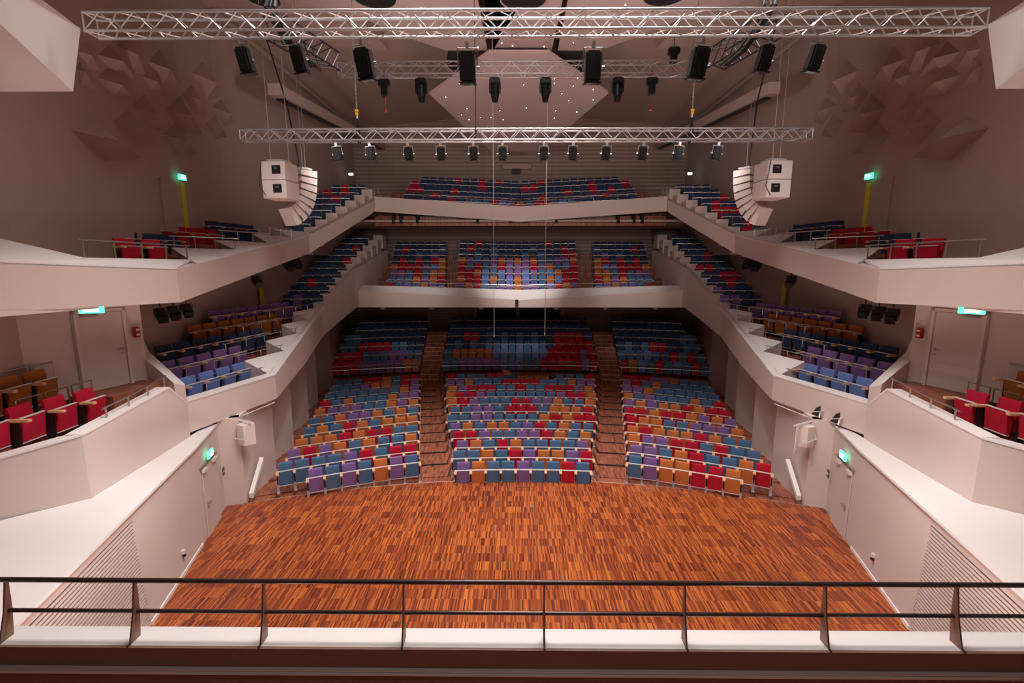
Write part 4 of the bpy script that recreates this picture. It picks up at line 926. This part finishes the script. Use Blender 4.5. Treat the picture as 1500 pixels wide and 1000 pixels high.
# ================================================================== LOUDSPEAKERS
for s in (-1, 1):
    S = side(s)
    # subwoofer pair: front face towards the camera-side, placed at Y ~ 15
    c = Vector((-7.40, 15.0, 10.42)); w_, d_, h_ = .72, .78, 1.06
    t = empty('subwoofer_stack', (-s * c.x, c.y, c.z), R(20) * -s * 1.0 * -1 if False else (R(-3) if s < 0 else R(3)), f'two stacked white subwoofers hanging on the {S}', 'loudspeaker', 'hanging subwoofers')
    for i, zz in enumerate((h_ / 4, -h_ / 4)):
        b = MB().box((0, 0, zz), (w_, d_, h_ / 2 - .012), None, .012).build('cabinet', 'speaker', t)
        MB().box((-.1 * -s * -1, -d_ / 2 - .004, zz + .02), (.26, .02, .24)).build('connector_panel', 'black', b)
        MB().box((-.1 * -s * -1, -d_ / 2 - .016, zz + .06), (.1, .012, .05)).build('socket', 'steel', b)
    MB().path([(-.32, -d_ / 2 - .03, .55), (-.36, -d_ / 2 - .05, .2), (-.42, -d_ / 2 - .04, -.2), (-.25, -d_ / 2 - .03, -.45)], .011, 6).build('cable', 'cable', t)
    for dx, dy in ((-.15, -.2), (.25, .1)): MB().tube((dx, dy, h_ / 2), (dx, dy, h_ / 2 + 6.5), .010, 6).build('suspension_wire', 'wire', t)
    MB().box((0, 0, h_ / 2 + .05), (.5, .5, .05)).build('rigging_frame', 'trim', t)
    # line array, J shaped, behind and inward
    base = Vector((-7.15, 16.1, 10.95)); t = empty('line_array', (-s * base.x, base.y, base.z), (R(-32) if s < 0 else R(32)), f'curved white line array loudspeaker hanging on the {S}', 'loudspeaker', 'line arrays')
    # arc in local YZ plane: starts vertical on top, curls toward -Y at the bottom
    y, z, ang = 0.0, 0.0, 0.0
    for i in range(8):
        ang_i = R([2, 5, 9, 15, 24, 35, 48, 62][i]); hh = .225
        cy, cz = y - math.sin(ang_i) * hh / 2, z - math.cos(ang_i) * hh / 2
        rot = Matrix.Rotation(-ang_i, 4, 'X'); rot = Matrix.Rotation(-ang_i, 4, 'X')
        b = MB(); D_ = .56; W_ = .60
        pts = lambda yy, ww, h2: [(-ww / 2, yy, -h2), (ww / 2, yy, -h2), (ww / 2, yy, h2), (-ww / 2, yy, h2)]
        b.hexa([rot @ Vector(p) for p in pts(D_ / 2, W_, hh / 2 - .006)], [rot @ Vector(p) for p in pts(-D_ / 2, W_ * .96, hh / 2 * .62)])
        o = b.build('array_element', 'speaker', t); o.location = (0, cy, cz)
        k = MB().box(rot @ Vector((-.405 * -s * -1 * -1 if False else .395 * (1 if s < 0 else -1), .12, hh / 2 * .9)), (.02, .16, .02), rot).build('rigging_pin', 'black', o)
        y -= math.sin(ang_i) * hh; z -= math.cos(ang_i) * hh
    MB().box((0, .0, .04), (.4, .4, .06), None, .01).build('rigging_frame', 'trim', t)
    for dx in (-.06, .1): MB().tube((dx, 0, .05), (dx, 0, 6.3), .010, 6).build('suspension_wire', 'wire', t)
    MB().path([(-.14, -.3, -1.3), (-.1, -.25, -.4), (-.08, -.1, .3), (-.2, -.3, 2.0), (-.35, -.8, 4.0)], .022, 6).build('cable', 'cable', t)
    # monitor loudspeaker on a wall bracket beside the stalls entrance
    p = Vector((-9.15, 14.95, 2.45))
    t = empty('wall_loudspeaker', (-s * p.x, p.y, p.z), R(-25) if s < 0 else R(25), f'white loudspeaker on a bracket under the {S} ribbon balcony', 'loudspeaker', 'bracket loudspeakers')
    MB().hexa([(-.24, .16, -.35), (.24, .16, -.35), (.24, .16, .38), (-.24, .16, .38)], [(-.17, -.2, -.32), (.17, -.2, -.32), (.17, -.2, .35), (-.17, -.2, .35)]).build('cabinet', 'speaker', t)
    MB().path([(-.3, -.1, -.1), (-.26, -.24, -.12), (.2, -.24, -.08), (.22, -.05, .42)], .018, 6).build('bracket_arm', 'trim', t)
    MB().tube((-.62, .0, .42), (.3, 0, .46), .03, 8).tube((-.45, 0, .42), (-.45, 0, -.5), .022, 8).tube((-.38, 0, .42), (-.38, 0, -.45), .014, 8).build('bracket_pipe', 'trim', t)
    # thin light line under the ribbon
    a, b = mir(s, [(-9.55, 15.0, 2.92), (-9.15, 16.9, 2.94)]); o = MB().tube(a, b, .02, 6).build('conduit', 'trim'); tag(o, f'thin white conduit under the {S} ribbon balcony', 'conduit', 'conduits under the ribbons')

# two black antennas on the right ribbon
for i, (px, py) in enumerate(((1203, 600), (1231, 610))):
    p = wallplane(px, py, (9.2, 17.2), (10.05, 13.6)) + Vector((-.22, -.15, 0))
    t = empty('antenna', p, 0, f'{["left", "right"][i]} of two black paddle antennas fixed to the right ribbon balcony', 'antenna', 'paddle antennas')
    MB().prism([(-.17, 0, -.10), (.0, 0, -.17), (.10, 0, -.14), (.10, 0, .17), (-.02, 0, .12)], (0, .03, 0)).build('paddle', 'black', t)
    MB().tube((-.16, -.01, -.02), (.14, -.01, .0), .012, 6).build('boom', 'trim', t)
    MB().tube((.14, 0, 0), (.5, .12, .08), .014, 6).tube((.08, 0, -.05), (.08, 0, -.22), .02, 6).build('mounting_arm', 'trim', t)
# black spotlights under the upper ribbons
def spotl():
    t = empty('profile_spotlight', (0, 0, 0))
    MB().box((0, 0, -.30), (.30, .42, .26), Matrix.Rotation(R(35), 4, 'X'), .03).build('housing', 'black', t)
    MB().box((0, -.24, -.47), (.27, .05, .24), Matrix.Rotation(R(35), 4, 'X')).build('barn_door', 'black', t)
    MB().path([(-.18, 0, -.3), (-.18, 0, -.1), (.18, 0, -.1), (.18, 0, -.3)], .014, 6).build('yoke', 'black', t)
    MB().tube((0, 0, -.1), (0, 0, .12), .02, 6).build('hanger', 'black', t)
    return t
sp = spotl(); first = True
places = [(234, 447, 15.6), (253, 444, 16.2), (272, 441, 16.8), (375, 400, 19.8), (421, 377, 24.0), (433, 374, 24.8)]
for s in (-1, 1):
    for i, (px, py, Y) in enumerate(places):
        o = sp if first else copy_tree(sp); first = False
        p = atY(px, py, Y); o.location = (-s * p.x, p.y, p.z); o.rotation_euler = (0, 0, R(50) if s < 0 else -R(50))
        if i > 3: o.scale = (1.2,) * 3
        tag(o, f'black spotlight hanging below the upper {side(s)} balcony, {RAILN[i]} from the stage end', 'spotlight', f'spotlights under the upper {side(s)} balcony')
# small spots under the top rear balcony
for i, px in enumerate((577, 588, 612, 700, 748, 770, 815, 905, 928, 940)):
    p = atY(px, 318, 31.9); t = MB().tube(p + Vector((0, 0, .12)), p + Vector((0, -.15, -.35)), .13, 10).build('track_spotlight', 'black'); MB().tube(p + Vector((0, 0, .1)), p + Vector((0, 0, .55)), .02, 6).build('stem', 'black', t)
    MB().tube(p + Vector((0, -.15, -.34)), p + Vector((0, -.155, -.36)), .1, 10).build('lens', 'lens', t)
    tag(t, f'tiny black spotlight under the top rear balcony, {RAILN[i]} from the left', 'spotlight', 'spotlights under the top rear balcony')
# exit doors high on the side walls with yellow stripe
for s in (-1, 1):
    a = lambda x, y: wallplane(x, y, CA, CB) + Vector((.06, 0, 0))
    D = empty('door_3', kind='structure')
    f = lambda v: (v.x * -s, v.y, v.z)
    p = [a(241, 345), a(283, 340), a(283, 275), a(241, 270)]
    q0 = a(262, 300); 
    yd = (CB[0] - CA[0]) / (CB[1] - CA[1])
    y0, y1 = p[0].y, p[1].y
    xx = lambda y: CA[0] + (y - CA[1]) * yd
    z0 = 8.6; z1 = 10.95
    MB().hexa([f(Vector((xx(y0) + .08, y0, z0))), f(Vector((xx(y1) + .08, y1, z0))), f(Vector((xx(y1) + .08, y1, z1))), f(Vector((xx(y0) + .08, y0, z1)))], [f(Vector((xx(y0), y0, z0))), f(Vector((xx(y1), y1, z0))), f(Vector((xx(y1), y1, z1))), f(Vector((xx(y0), y0, z1)))]).build('door_leaf', 'side', D)
    ym = y0 + (y1 - y0) * .68
    MB().box(f(Vector((xx(ym) + .1, ym, (z0 + z1) / 2))), (.04, .22, z1 - z0)).build('warning_stripe', 'yellow', D)
    e = MB().box(f(Vector((xx(ym) + .2, ym - .1, z1 + .2))), (.08, .36, .2)).build('exit_sign', 'exit'); tag(e, f'glowing exit sign over the upper {side(s)} wall door', 'sign', 'exit signs')
    MB().box(f(Vector((xx(ym) + .25, ym - .1, z1 + .2))), (.03, .2, .12)).build('symbol', 'exitw', e)
    pe = atY(514, 255, 36.5); e = MB().box((-s * pe.x, pe.y, pe.z), (.3, .08, .16)).build('exit_sign', 'exitw'); tag(e, f'tiny distant exit sign near the rear {side(s)} corner', 'sign', 'exit signs')
    # yellow stripe beneath the ribbon further back
    pe = wallplane(379, 432, CB, (-14.3, 39.2)) + Vector((.15, 0, 0)); MB().box((-s * pe.x, pe.y, pe.z), (.04, .35, 1.3)).build('warning_stripe', 'yellow', D)
